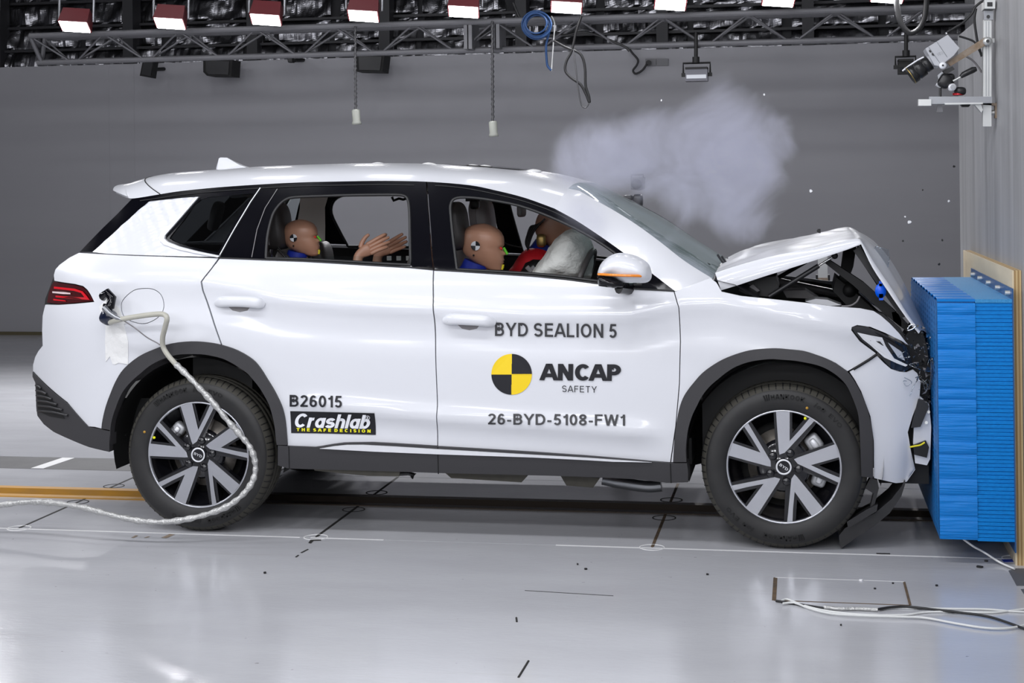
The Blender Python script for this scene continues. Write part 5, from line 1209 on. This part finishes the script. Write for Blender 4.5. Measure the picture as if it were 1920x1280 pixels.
def hand_chains(wr, d, up, side_, L=.185, curl=.5, mirror=1):
    """palm and five fingers from wrist wr along d; up = back-of-hand normal, side_ = towards the thumb"""
    wr, d, up, sd = (Vector(a) for a in (wr, d, up, side_)); d.normalize(); up = (up-d*up.dot(d)).normalized(); sd = d.cross(up).normalized()*mirror
    J = [wr, wr+d*L*.22, wr+d*L*.42]; E = [(0, 1), (1, 2)]; R = [(.020, .026), (.018, .034), (.014, .036)]
    fingers = []
    for k, (off, ln) in enumerate(((.85, .40), (.28, .45), (-.28, .42), (-.82, .33))):
        b = wr+d*L*.46+sd*off*.030; ch = [b-d*.03]; dd = d.copy()
        ch.append(b)
        for j, fr in enumerate((.45, .32, .23)):
            an = curl*(.35+.45*j)*(1+.12*k); v = (d*math.cos(an)-up*math.sin(an)+sd*off*.10).normalized(); b = b+v*ln*L*1.15*fr; ch.append(b)
        fingers.append((ch, [.0108, .0110, .0102, .0092, .0074]))
    b = wr+d*L*.12+sd*.022; v = (d*.62+sd*.75-up*.12).normalized(); ch = [b, b+v*.036, b+v*.036+(d*.85+sd*.5-up*.15).normalized()*.030, b+v*.036+(d*.85+sd*.5-up*.15).normalized()*.030+(d*.95+sd*.2-up*.25).normalized()*.024]
    fingers.append((ch, [.014, .0125, .0105, .008]))
    return J, E, R, fingers
def arm_part(shoulder, elbow, wrist, up, sd, curl=.5, mirror=1, k=1.0, hd=None):
    V, Fc = [], []
    s, e, w = Vector(shoulder), Vector(elbow), Vector(wrist)
    d = (w-e).normalized(); J, E, R, fg = hand_chains(w, Vector(hd) if hd else d*.8+Vector((.5, 0, .12)), up, sd, L=.185*k, curl=curl, mirror=mirror)
    P = [s, s+(e-s)*.5, e, e+(w-e)*.4, e+(w-e)*.85]+J; Rr = [.052*k, .047*k, .040*k, .042*k, .027*k]+R; Ed = [(i, i+1) for i in range(len(P)-1)]
    v, f = skin_mesh(P, Ed, Rr); V += v; Fc += f
    for ch, rr in fg:
        v, f = skin_mesh(ch, [(i, i+1) for i in range(len(ch)-1)], [r*k for r in rr]); b = len(V); V += v; Fc += [tuple(b+i for i in q) for q in f]
    return V, Fc
def dummy(label, hc, hh, yaw, pitch, seatx, y, vest, arms, neck_back=(-.12, -.62), k=1.0, marks=True, zp=.70, tq=0):
    t = thing('crash_test_dummy', label, 'dummy', (seatx, y, .62))
    V, Fc, L, Rm = head_mesh(hc, hh, yaw, pitch)
    nb = L(-.10, 0, -.42); ch = Vector((seatx+.10, y, 1.06)); pel = Vector((seatx+.08, y, zp))
    J = [pel, pel.lerp(ch, .5), ch, nb.lerp(ch, .45), nb]; R = [(.17*k, .13*k), (.15*k, .12*k), (.17*k, .12*k), (.06*k, .06*k), (.062*k, .062*k)]; E = [(0, 1), (1, 2), (2, 3), (3, 4)]
    for s in (-1, 1):                                                  # shoulders, thighs, calves, feet
        a = len(J); J += [ch+Vector((.0, s*.17*k, .01)), pel+Vector((.06, s*.10*k, 0)), pel+Vector((.42*k, s*.13, .05)), pel+Vector((.56*k, s*.13, -.30)), pel+Vector((.70*k, s*.13, -.36))]
        R += [.058*k, .085*k, .062*k, .042*k, .038*k]; E += [(2, a), (0, a+1), (a+1, a+2), (a+2, a+3), (a+3, a+4)]
    v, f = skin_mesh(J, E, R); b = len(V); V = list(V)+v; Fc = list(Fc)+[tuple(b+i for i in q) for q in f]
    for A in arms:
        v, f = A; b = len(V); V += v; Fc += [tuple(b+i for i in q) for q in f]
    mk('body', [tuple(p) for p in V], Fc, M['skin'], t, smooth=True)
    if marks:                                                          # paper targets and paint on the head
        for s in (-1,):
            c = L(-.10, s*.345, .02)
            for q in range(4):
                pts = [c]+[c+Rm @ Vector((math.cos(w)*.10*hh, -.003+.02*hh*0, math.sin(w)*.10*hh)) for w in np.linspace(q*math.pi/2+.05, (q+1)*math.pi/2+.05, 10)]
                MB().add([tuple(p) for p in pts], [list(range(len(pts)))]).build('target_quarter', M['decal_white'] if (q+tq) % 2 == 0 else M['ink'], t)
            e = L(-.13, s*.318, -.19); MB().sup(e, (.028*hh*1.6, .008, .028*hh*1.6), Rm, 1, 12, 6).build('pivot_hole', M['black'], t)
        for px, m in (((.41, -.10, .01), M['redmark']), ((.43, -.11, -.005), M['redmark'])):
            MB().sup(L(*px), (.05*hh, .06*hh, .05*hh), Rm, 1, 12, 6).build('paint_mark', m, t)
        MB().tube([L(.455, -.02, .02), L(.50, -.02, -.04), L(.552, -.018, -.115)], .030*hh, 8).build('paint_mark', M['green'], t)
        MB().tube([L(.478, -.02, -.345), L(.476, -.02, -.40), L(.455, -.02, -.455)], .028*hh, 8).build('paint_mark', M['yelmark'], t)
    a, b_ = L(-.12, 0, -.36), L(-.20, 0, -.66)
    MB().tube([tuple(a), tuple((a+b_)/2), tuple(b_)], [.27*hh, .29*hh, .33*hh], 18).build('neck_collar', M['blue_cloth'], t)
    if vest:
        mb = MB().sup(tuple(ch+Vector((.02, 0, -.09))), (.27, .40, .36), Matrix.Rotation(.35, 3, 'Y'), .7)
        mb.build('jacket', vest, t)
    return t, L
# rear passenger
HCr = at(565, 446, Y=NY-.02); hs = abs(at(567, 411, Y=NY)[2]-at(567, 481, Y=NY)[2])
sx = hr3[0]+.05
def P3(u, v, Y): return tuple(at(u, v, Y=Y))
arm1 = arm_part((sx+.14, NY-.15, 1.03), (sx+.36, NY-.12, .95), P3(672, 478, NY-.08), (0, -1, .15), (0, 0, 1), .5, -1, 1.0, (.86, .06, .46))
arm2 = arm_part((sx+.14, NY+.15, 1.03), (sx+.40, NY+.20, .97), P3(708, 475, NY+.16), (0, 1, .15), (0, 0, 1), .25, 1, 1.0, (.88, .0, .42))
dummy('brown crash test dummy in the rear seat with blue collar and both hands flung forward', HCr, hs, 0, -.06, sx, NY, None, [arm1, arm2], k=.8, zp=.74, tq=0)
# driver
HCd = at(906, 462, Y=NY-.02); hd = abs(at(907, 420, Y=NY)[2]-at(907, 506, Y=NY)[2])
sx = hr1[0]+.05
da = [arm_part((sx+.14, NY+s*.2, 1.0), (sx+.36, NY+s*.25, .86), (sx+.58, NY+s*.2, .93), (0, 0, 1), (0, -s, 0), .8, s) for s in (-1, 1)]
dummy('brown crash test dummy in the near front seat, head against the dark headrest, blue collar', HCd, hd, 0, .10, sx, NY, M['leather'], da, zp=.68, tq=1)
# front passenger leaning into the airbag
HCp = at(1040, 432, Y=8.10); sx = HCp[0]-.33
pa = [arm_part((sx+.2, 8.10+s*.2, 1.02), (sx+.42, 8.10+s*.26, .9), (sx+.6, 8.10+s*.2, 1.0), (0, 0, 1), (0, -s, 0), .8, s) for s in (-1, 1)]
td, L = dummy('brown crash test dummy in a red vest, face buried in the airbag', HCp, .225, .15, .25, sx, 8.10, None, pa, marks=False, zp=.68)
vst = [(952, 516), (962, 497), (976, 476), (990, 466), (1010, 466), (1026, 472), (1034, 486), (1030, 520), (990, 530)]
V, Fc = pillow([tuple(p) for p in cr(vst, 3, True)], 8.0, .10, h=.02, back=2.4); mk('red_vest', V, Fc, M['red_cloth'], td, smooth=True)
V, Fc = pillow([(973, 515), (985, 493), (1000, 486), (1016, 487), (1010, 505), (996, 520), (980, 524)], 7.89, .03, h=.015, back=.3); mk('rib_opening', V, Fc, M['black'], td, smooth=True)
for k in range(3): MB().cyl(at(988+k*9, 500, Y=7.85), at(996+k*9, 509, Y=7.86), .012, 8).build('rib_sensor', M['satin'], td)
for k in range(4):
    MB().tube(cr([at(u, v, Y=7.98+.02*k) for u, v in ((1022-k*4, 410+k*5), (1008-k*4, 424), (998-k*3, 440), (992-k*2, 458), (988+k*3, 476))], 4), .005, 6).build('sensor_lead', M['cable_black'], td)
MB().sup(at(1015, 451, Y=7.98), (.05, .05, .07), e=.6).build('neck_bracket', mat('brass', (.4, .28, .1), .35, .8), td)
MB().tube(cr([at(u, v, Y=7.9) for u, v in ((938, 450), (952, 458), (968, 462), (980, 464))], 4), .004, 6).build('sensor_lead', M['cable_black'], td)
for k in range(5):                                                     # wiring behind the rear dummy's neck
    o = MB().tube(cr([at(u, v, Y=NY-.02*k) for u, v in ((505+k*3, 458-k*3), (515+k*2, 466), (526+k*3, 474+k), (538+k*2, 486))], 4), .004, 6).build('wire', M['cable_white' if k % 2 else 'cable_black'], car)

# ------------------------------------------------------------------ data cable and tape on the car
tp = MB()
grid_px = [(198, 607), (232, 607), (240, 640), (240, 683), (222, 680), (216, 683), (211, 682), (206, 668), (198, 678), (197, 640)]
panel('tape_patch', grid_px, M['tape_white'], car, off=-.003, fl=.003, mirror=False, h=.02)
panel('tape_patch', [(186, 575), (200, 560), (222, 577), (236, 606), (200, 614), (192, 600)], M['tape_white'], car, off=-.003, fl=.003, mirror=False, h=.02)
pl = thing('data_cable', 'silver wrapped data cable plugged into the rear quarter and looping past the rear wheel', 'cable', at(206, 596, Y=6.85))
MB().tube([P3(193, 556, 6.93), P3(202, 549, 6.91), P3(210, 558, 6.92), P3(207, 574, 6.90), P3(197, 577, 6.90)], .022, 10).build('plug', M['gloss_black'], pl)
MB().sup(P3(203, 594, 6.90), (.075, .07, .075), Matrix.Rotation(.5, 3, 'Y'), .7).build('connector', mat('blue_black', (.006, .01, .03), .2, coat=.8), pl)
MB().tube([P3(196, 577, 6.86), P3(206, 588, 6.84), P3(216, 594, 6.84), P3(230, 600, 6.84)], [.014, .013, .010, .008], 8).build('clamp_lever', M['steel'], pl)
MB().tube(cr([P3(u, v, y) for u, v, y in ((206, 604, 6.88), (220, 600, 6.85), (240, 596, 6.84), (265, 592, 6.83), (290, 589, 6.83), (306, 589, 6.82), (313, 596, 6.80), (310, 612, 6.82), (305, 632, 6.85), (306, 650, 6.87), (316, 667, 6.87), (330, 683, 6.87))], 6), .0125, 10).build('clear_hose', M['hose'], pl)
bp = [(330, 683, 6.87), (350, 702, 6.85), (375, 728, 6.83), (400, 755, 6.82), (425, 786, 6.82), (448, 812, 6.83), (466, 834, 6.83), (476, 855, 6.83), (479, 880, 6.83), (472, 905, 6.82), (452, 930, 6.80), (424, 950, 6.78), (390, 963, 6.76), (350, 973, 6.74), (310, 978, 6.73), (270, 977, 6.72), (230, 970, 6.72), (190, 960, 6.72), (150, 950, 6.73), (110, 944, 6.75), (70, 941, 6.78), (30, 943, 6.8), (-20, 950, 6.8), (-90, 962, 6.8)]
P = cr([P3(*q) for q in bp], 8); MB().tube(P, [.0135+.002*math.sin(i*1.3)+.0015*math.sin(i*.37) for i in range(len(P))], 10).build('braided_cable', M['braid'], pl)
MB().tube(cr([P3(u, v, 6.89) for u, v in ((232, 601), (252, 614), (275, 632), (295, 643), (308, 652))], 4), .003, 6).build('thin_lead', M['leather_grey'], pl)

# ------------------------------------------------------------------ wall camera on its bracket
BY = 7.6
br = thing('camera_bracket', 'aluminium profile bracket bolted to the concrete block above the plywood', 'bracket', (*at(1851, 235, Y=BY)[:2], at(1851, 235, Y=BY)[2]))
def bpz(px, y, d, nm, m, par): return MB().pxprism(px, y, d).build(nm, m, par)
bpz([(1844, 37), (1859, 37), (1859, 237), (1843, 237)], BY, .05, 'upright', M['alup'], br)
for u in (1849, 1854): bpz([(u-.7, 40), (u+.7, 40), (u+.7, 180), (u-.7, 180)], BY-.002, .003, 'profile_groove', M['steel'], br)
bpz([(1846, 0), (1866, 0), (1866, 16), (1846, 16)], BY-.06, .12, 'cross_profile', M['alup'], br); bpz([(1851, 4), (1861, 4), (1861, 12), (1851, 12)], BY-.063, .005, 'profile_slot', M['dark'], br)
bpz([(1845, 20), (1862, 20), (1862, 37), (1845, 37)], BY-.01, .06, 'corner_plate', M['steel'], br); MB().cyl(at(1853, 31, Y=BY-.02), at(1853, 31, Y=BY), .008, 10).build('bolt', M['dark'], br)
bpz([(1742, 181), (1860, 181), (1860, 193), (1742, 195)], BY-.05, .06, 'shelf_profile', M['steel'], br)
bpz([(1722, 186), (1746, 186), (1746, 198), (1722, 198)], BY-.08, .05, 'shelf_end', M['alup'], br); bpz([(1770, 193), (1843, 192), (1843, 195), (1772, 196)], BY-.055, .07, 'shelf_plate', M['alup'], br)
bpz([(1826, 194), (1838, 192), (1843, 206), (1840, 211), (1836, 206)], BY-.03, .05, 'gusset', M['alup'], br)
bpz([(1842, 193), (1875, 193), (1875, 222), (1866, 221), (1866, 198), (1842, 196)], BY+.0, .05, 'wall_cleat', M['rust'], br); MB().cyl(at(1857, 211, Y=BY+.03), at(1868, 211, Y=BY+.03), .012, 10).build('anchor_bolt', M['alup'], br)
bpz([(1758, 197), (1766, 197), (1768, 210), (1756, 210)], BY-.03, .03, 'rubber_foot', M['outlet'], br); bpz([(1802, 196), (1820, 196), (1817, 200), (1805, 200)], BY-.03, .05, 'mount_nut', M['black'], br)
bpz([(1747, 73), (1754, 81), (1852, 81), (1849, 71)][:0] or [(1775, 116), (1846, 70), (1856, 74), (1858, 80), (1849, 84), (1782, 124)], BY-.03, .02, 'support_arm', M['rust'], br)
MB().lathe([(0, .001), (0, .020), (.02, .020)], at(1852, 77, Y=BY-.05), (0, 1, 0), 16).build('arm_washer', M['alup'], br); MB().cyl(at(1852, 77, Y=BY-.055), at(1852, 77, Y=BY-.05), .008, 8).build('bolt', M['dark'], br)
bpz([(1861, 72), (1880, 72), (1880, 80), (1861, 80)], BY+.05, .03, 'wall_stud', M['alup'], br)
hc_ = thing('high_speed_camera', 'grey box camera with black lens tilted down from the wall bracket', 'camera', at(1770, 120, Y=BY))
bd = bpz([(1735, 91), (1777, 65), (1799, 90), (1788, 104), (1762, 124), (1752, 122)], BY-.06, .14, 'camera_body', M['camgrey'], hc_)
for a, b in (((1757, 79), (1776, 107)), ((1741, 88), (1765, 122))): MB().tube([at(*a, Y=BY-.061), at(*b, Y=BY-.061)], .0012, 4).build('case_seam', M['steel'], hc_)
V, Fc = text_mesh('VEO'); U = norm_uv(V); q_ = [np.array(p, float) for p in ((1758, 105), (1769, 101), (1767, 96), (1756, 100))]
MB().add([at(*((q_[0]*(1-a)+q_[1]*a)*(1-b)+(q_[3]*(1-a)+q_[2]*a)*b), Y=BY-.0615) for a, b in U], Fc).build('case_lettering', M['steel'], hc_)
for u, v in ((1744, 96), (1749, 102)): bpz([(u-2, v-3), (u+2, v-1), (u+2, v+3), (u-2, v+1)], BY-.063, .01, 'port', M['dark'], hc_)
c0, c1 = at(1749, 113, Y=BY), at(1704, 143, Y=BY); ax = (c1-c0)/np.linalg.norm(c1-c0)
MB().lathe([(-.03, .03), (.0, .032), (.012, .030), (.028, .028)], c0, ax, 24).build('lens_mount', M['camgrey'], hc_)
MB().lathe([(.018, .001), (.018, .037), (.045, .037), (.047, .034), (.052, .034), (.054, .042), (.09, .044), (.092, .040), (.096, .040), (.098, .045), (.128, .046), (.128, .040), (.115, .03), (.11, .001)], c0, ax, 32).build('lens', M['camblack'], hc_)
MB().lathe([(.122, .0465), (.125, .0468), (.125, .0462)], c0, ax, 32).build('lens_ring', mat('brass_ring', (.45, .33, .1), .3, .9), hc_)
up_ = at(1716, 126, Y=BY-.0)-at(1710, 138, Y=BY); P = [at(u, v, Y=BY-.02) for u, v in ((1692, 133), (1705, 123), (1720, 113), (1732, 107))]; MB().tube(P, .004, 6).build('lens_shade_edge', M['decal_white'], hc_)
MB().lathe([(0, .001), (0, .016), (.02, .016)], at(1768, 122.5, Y=BY-.085), (0, 1, 0), 16).build('mount_knob', M['decal_white'], hc_); MB().cyl(at(1768, 122.5, Y=BY-.09), at(1768, 122.5, Y=BY-.08), .005, 8).build('knob_hole', M['dark'], hc_)
MB().cyl(at(1775, 64, Y=BY), at(1774, 61, Y=BY), .006, 8).build('plug', M['chrome'], hc_)
hd_ = thing('pan_head', 'black three-way tripod head with red rings on the wall bracket shelf', 'tripod head', at(1800, 181, Y=BY-.02))
bpz([(1768, 132), (1786, 124), (1790, 130), (1772, 140)], BY-.04, .07, 'quick_plate', M['camblack'], hd_); bpz([(1758, 141), (1766, 134), (1770, 138), (1760, 152)], BY-.03, .04, 'tilt_plate', M['steel'], hd_)
MB().sup(at(1771, 152, Y=BY-.02), (.06, .07, .07), Matrix.Rotation(.5, 3, 'Y'), .6).build('tilt_body', M['camblack'], hd_); MB().cyl(at(1757, 155, Y=BY-.02), at(1766, 160, Y=BY-.02), .016, 12).build('tilt_knob', M['satin'], hd_)
MB().lathe([(0, .018), (.006, .019)], at(1768, 146, Y=BY-.02), (at(1764, 160, Y=BY)-at(1768, 146, Y=BY)), 16).build('red_ring', M['redring'], hd_)
MB().lathe([(0, .001), (0, .017), (.05, .018)], at(1786, 163, Y=BY-.07), (0, 1, 0), 18).build('pan_knob', M['satin'], hd_); MB().lathe([(-.002, .001), (-.002, .011)], at(1786, 163, Y=BY-.07), (0, 1, 0), 14).build('knob_cap', M['steel'], hd_)
MB().sup(at(1780, 148, Y=BY), (.05, .06, .05), e=.6).build('pan_body', M['camblack'], hd_); MB().sup(at(1800, 171, Y=BY-.01), (.055, .06, .04), e=.7).build('base', M['camblack'], hd_)
MB().lathe([(0, .026), (.01, .028), (.01, .001)], at(1797, 178.5, Y=BY-.01), (0, 0, 1), 18).build('red_ring', M['redring'], hd_); MB().cyl(at(1763, 162, Y=BY-.02), at(1763, 181, Y=BY-.02), .006, 8).build('brace_rod', M['camblack'], hd_)
MB().cyl(at(1787, 152, Y=BY-.04), at(1802, 144, Y=BY-.04), .005, 8).build('handle_rod', M['alup'], hd_)
MB().tube([at(1801, 144.5, Y=BY-.04), at(1806, 140, Y=BY-.04), at(1824, 131, Y=BY-.04), at(1831, 129, Y=BY-.04)], [.008, .013, .015, .010], 12).build('handle_grip', M['camblack'], hd_)
loose('camera_cable', [(1775, 61), (1790, 52), (1806, 42), (1822, 26), (1828, 14), (1838, 5), (1850, -2)], BY, .006, M['cable_black'], 'black cable rising from the wall camera to the bracket top')
loose('camera_cable', [(1798, 68), (1812, 72), (1826, 78), (1833, 88), (1841, 105)], BY+.05, .005, M['cable_black'], 'short black cable sagging behind the wall camera')
loose('camera_cable', [(1830, 16), (1827, 36), (1830, 62), (1834, 84), (1841, 106)], BY+.1, .006, M['cable_black'], 'black cable hanging down beside the bracket upright')
loose('camera_cable', [(1808, 104), (1822, 112), (1833, 124), (1841, 136)], BY+.1, .005, M['leather_grey'], 'thin grey cable under the support arm of the bracket')

# ------------------------------------------------------------------ cables, tape and debris on the floor
def fl(px, r, nm, m, lab, cat='cable', grp=None, n=5, lift=0.0):
    P = cr([at(u, v, Z=r+lift) for u, v in px], n); o = MB().tube(P, r, 8).build(nm, m); return tag(o, lab, cat, grp)
fl([(1463, 1128), (1475, 1123), (1500, 1132), (1530, 1141), (1580, 1149), (1640, 1153), (1700, 1152), (1740, 1147), (1800, 1147), (1860, 1148), (1900, 1144), (1950, 1138)], .0042, 'floor_cable', M['cable_white'], 'white floor cable curling from the hatch corner, upper of the two long ones')
fl([(1468, 1131), (1490, 1130), (1520, 1141), (1560, 1150), (1620, 1154), (1690, 1156), (1735, 1158), (1790, 1168), (1840, 1176), (1875, 1178), (1905, 1175), (1950, 1164)], .0042, 'floor_cable', M['cable_white'], 'white floor cable swinging lowest towards the picture edge below the others', lift=.004)
fl([(1648, 1142), (1680, 1139), (1720, 1140), (1790, 1141), (1850, 1142), (1900, 1146), (1950, 1148)], .0042, 'floor_cable', M['cable_white'], 'straight white floor cable running from the taped joint to the right')
fl([(1455, 1126), (1480, 1130), (1520, 1136), (1545, 1140)], .005, 'floor_cable', M['cable_black'], 'short black floor cable leaving the hatch corner into the tape')
fl([(1645, 1142), (1670, 1138), (1700, 1137), (1740, 1141), (1800, 1148), (1850, 1155), (1890, 1167), (1940, 1186)], .005, 'floor_cable', M['cable_black'], 'long black floor cable bending away under the white cables', lift=.004)
fl([(1545, 1138), (1575, 1141), (1610, 1141), (1646, 1143)], .0075, 'cable_wrap', M['braid'], 'silver tape wrap around the floor cables beside the hatch', 'tape')
a = at(1806, 1010, Y=6.84); P = cr([a, at(1825, 1024, Z=.07), at(1845, 1035, Z=.04), at(1875, 1054, Z=.012), at(1902, 1066, Z=.008)], 5)
tag(MB().tube(P, .0045, 8).build('tether_rope', M['rope']), 'white rope running from under the blue barrier to the grey tape', 'rope')
a = at(1750, 985, Y=7.1); P = cr([at(1745, 975, Y=7.1), at(1748, 988, Y=7.1), at(1753, 992, Y=7.05)], 4)
def flatpoly(px, nm, m, lab, cat, z=.002):
    P = [at(u, v, Z=0) for u, v in px]; n = len(P); V = [(p[0], p[1], .0) for p in P]+[(p[0], p[1], z) for p in P]
    o = MB().add(V, [list(range(n))[::-1], list(range(n, 2*n))]+[(i, (i+1) % n, (i+1) % n+n, i+n) for i in range(n)]).build(nm, m); return tag(o, lab, cat)
flatpoly([(1891, 1070), (1903, 1066), (1935, 1066), (1935, 1098), (1906, 1098)], 'floor_tape', M['tape_grey'], 'dark grey tape on the floor at the foot of the plywood', 'tape')
flatpoly([(1914, 1105), (1930, 1104), (1932, 1114), (1920, 1114)], 'floor_tape', M['tape_grey'], 'small grey tape scrap at the right picture edge', 'tape')
flatpoly([(1878, 1049), (1898, 1048.5), (1902, 1053), (1882, 1053.5)], 'floor_tape', M['tape_blue'], 'small dark blue tape strip on the floor before the barrier', 'tape')
flatpoly([(1643, 1037), (1669, 1037.5), (1669, 1039), (1644, 1038.5)], 'floor_tape', M['joint'], 'thin dark strip on the white floor line below the front wheel', 'strip')
def debris(u, v, s, m, lab, air=None):
    c = at(u, v, Z=.004) if air is None else at(u, v, Y=air); r = np.random.RandomState(int(u*7+v)); px = c[1]/F_PX*s
    n = 6; V = []
    for k in range(n):
        a = k*2*math.pi/n; V.append((c[0]+px*math.cos(a)*r.uniform(.4, 1), c[1]+(px*.9*math.sin(a)*r.uniform(.4, 1) if air is None else px*.15*r.normal()), c[2]-.003+(0 if air is None else px*math.sin(a)*r.uniform(.4, 1))))
    V2 = [(x, y+(0 if air is None else .3*px+.002), z+(.006 if air is None else 0)) for x, y, z in V]
    o = MB().add(V+V2, [list(range(n))[::-1], list(range(n, 2*n))]+[(i, (i+1) % n, (i+1) % n+n, i+n) for i in range(n)]).build('debris_chip', m)
    return tag(o, lab, 'debris')
for a in ((1836, 1062, 7, M['chip_b'], 'ragged black debris chip on the floor right of the barrier rope'), (1849, 1051, 3.5, M['chip_b'], 'small black debris chip beside the blue tape'), (1756, 1097, 3, M['chip_b'], 'black debris crumb on the floor right of the hatch'),
          (1641, 1103, 3, M['chip_b'], 'black debris crumb on the hatch cover'), (1674, 1093, 2.5, M['chip_b'], 'tiny black debris crumb near the hatch right edge'), (1326, 1076, 3.5, M['chip_b'], 'black debris crumb left of the hatch below the front wheel'),
          (1098, 1066, 4, M['chip_b'], 'larger black crumb on the open floor below the door'), (1083, 1057, 3, M['chip_b'], 'smaller black crumb on the open floor below the door'), (497, 1073, 5, M['chip_b'], 'flat black scrap on the floor below the rear wheel'),
          (1577, 1171, 2.5, M['chip_b'], 'black crumb on the floor below the hatch'), (1615, 1087, 4, M['chip_w'], 'white paint flake on the hatch upper edge')): debris(*a)
for u, v, s, m, lab in ((1520, 357, 4, M['chip_w'], 'white paint flake in the air right of the smoke'), (1705, 415, 5, M['chip_w'], 'largest white paint flake in the air left of the concrete block'), (1697, 405, 2.5, M['chip_w'], 'tiny white flake just above the largest flake'),
                       (1779, 376, 3, M['chip_w'], 'white flake in the air beside the concrete edge'), (1433, 176, 2.5, M['chip_w'], 'white speck in the air above the smoke'), (1240, 187, 2.5, M['chip_w'], 'white speck in the air left inside the smoke'),
                       (1536, 432, 5, M['chip_b'], 'black fragment flying above the bonnet'), (1693, 451, 3, M['chip_b'], 'black speck flying right of the bonnet'), (1767, 449, 3, M['chip_b'], 'black speck flying just left of the plywood top'),
                       (1761, 494, 3, M['chip_b'], 'lower black speck flying above the blue barrier'), (1789, 311, 3.5, M['chip_b'], 'black speck high beside the concrete edge'), (1730, 355, 2, M['chip_b'], 'faint black speck high in front of the grey wall')):
    debris(u, v, s, m, lab, air=7.9)

# ------------------------------------------------------------------ smoke above the windscreen
def smoke_mat(centres, lo, hi):
    m = bpy.data.materials.new('airbag_smoke'); m.use_nodes = True; nt = m.node_tree; nt.nodes.clear(); L = nt.links.new
    def N(t, **k):
        n = nt.nodes.new(t)
        for a, b in k.items(): setattr(n, a, b)
        return n
    def math_(op, a, b=None):
        n = N('ShaderNodeMath', operation=op)
        for i, x in enumerate((a, b)):
            if x is None: continue
            if isinstance(x, (int, float)): n.inputs[i].default_value = x
            else: L(x, n.inputs[i])
        return n.outputs[0]
    o = N('ShaderNodeOutputMaterial'); v = N('ShaderNodeVolumePrincipled'); v.inputs['Color'].default_value = (.865, .875, 1.0, 1); v.inputs['Anisotropy'].default_value = 0
    g = N('ShaderNodeNewGeometry'); nz = N('ShaderNodeTexNoise'); nz.inputs['Scale'].default_value = 2.7; nz.inputs['Detail'].default_value = 8; nz.inputs['Roughness'].default_value = .66; nz.inputs['Distortion'].default_value = .9
    L(g.outputs['Position'], nz.inputs[0])
    tot = None
    for (c, r, k) in centres:
        d = N('ShaderNodeVectorMath', operation='DISTANCE'); L(g.outputs['Position'], d.inputs[0]); d.inputs[1].default_value = tuple(c)
        mr_ = N('ShaderNodeMapRange', interpolation_type='SMOOTHSTEP'); L(d.outputs['Value'], mr_.inputs[0]); mr_.inputs[1].default_value = 0.0; mr_.inputs[2].default_value = r*1.12; mr_.inputs[3].default_value = k; mr_.inputs[4].default_value = 0
        tot = mr_.outputs[0] if tot is None else math_('ADD', tot, mr_.outputs[0])
    tot = math_('MINIMUM', tot, 1.25)
    a = math_('SUBTRACT', nz.outputs[0], math_('SUBTRACT', .71, math_('MULTIPLY', tot, .31)))
    a = math_('MAXIMUM', math_('MULTIPLY', a, 4.0), 0.0)
    a = math_('MULTIPLY', a, math_('MINIMUM', math_('MULTIPLY', tot, 2.5), 1.0))
    L(math_('MULTIPLY', a, SMOKE_D), v.inputs['Density']); L(v.outputs[0], o.inputs['Volume'])
    return m
SMOKE_D = 4.6
SY = 7.75
cs = [(at(u, v, Y=y), r, k) for u, v, y, r, k in ((1390, 240, SY, .34, 1.0), (1440, 290, SY, .26, .9), (1320, 300, SY, .40, 1.0), (1230, 300, SY, .36, .85), (1140, 290, SY, .34, 1.0), (1080, 310, 7.7, .26, .6), (1060, 250, 7.7, .22, .3), (1330, 390, SY, .30, .8), (1240, 240, SY, .22, .6),
    (1400, 360, SY, .30, .8), (1320, 180, SY, .22, .45), (1100, 340, 7.4, .30, .95), (1075, 400, 7.0, .26, .95), (1150, 440, 7.0, .24, .7), (1000, 390, 7.6, .28, .7), (1420, 430, SY, .25, .5), (1370, 150, SY, .16, .35), (1470, 250, SY, .16, .6), (1050, 290, 7.6, .2, .45))]
lo, hi = at(960, 540, Y=6.9), at(1560, 95, Y=8.0)
sm = MB().sup(((lo[0]+hi[0])/2-.02, 7.6, (lo[2]+hi[2])/2+.05), (hi[0]-lo[0], 1.35, hi[2]-lo[2]+.05), e=.6, nu=24, nv=12).build('smoke', smoke_mat(cs, lo, hi)); tag(sm, 'pale bluish airbag smoke billowing above the windscreen', 'smoke', kind='stuff')
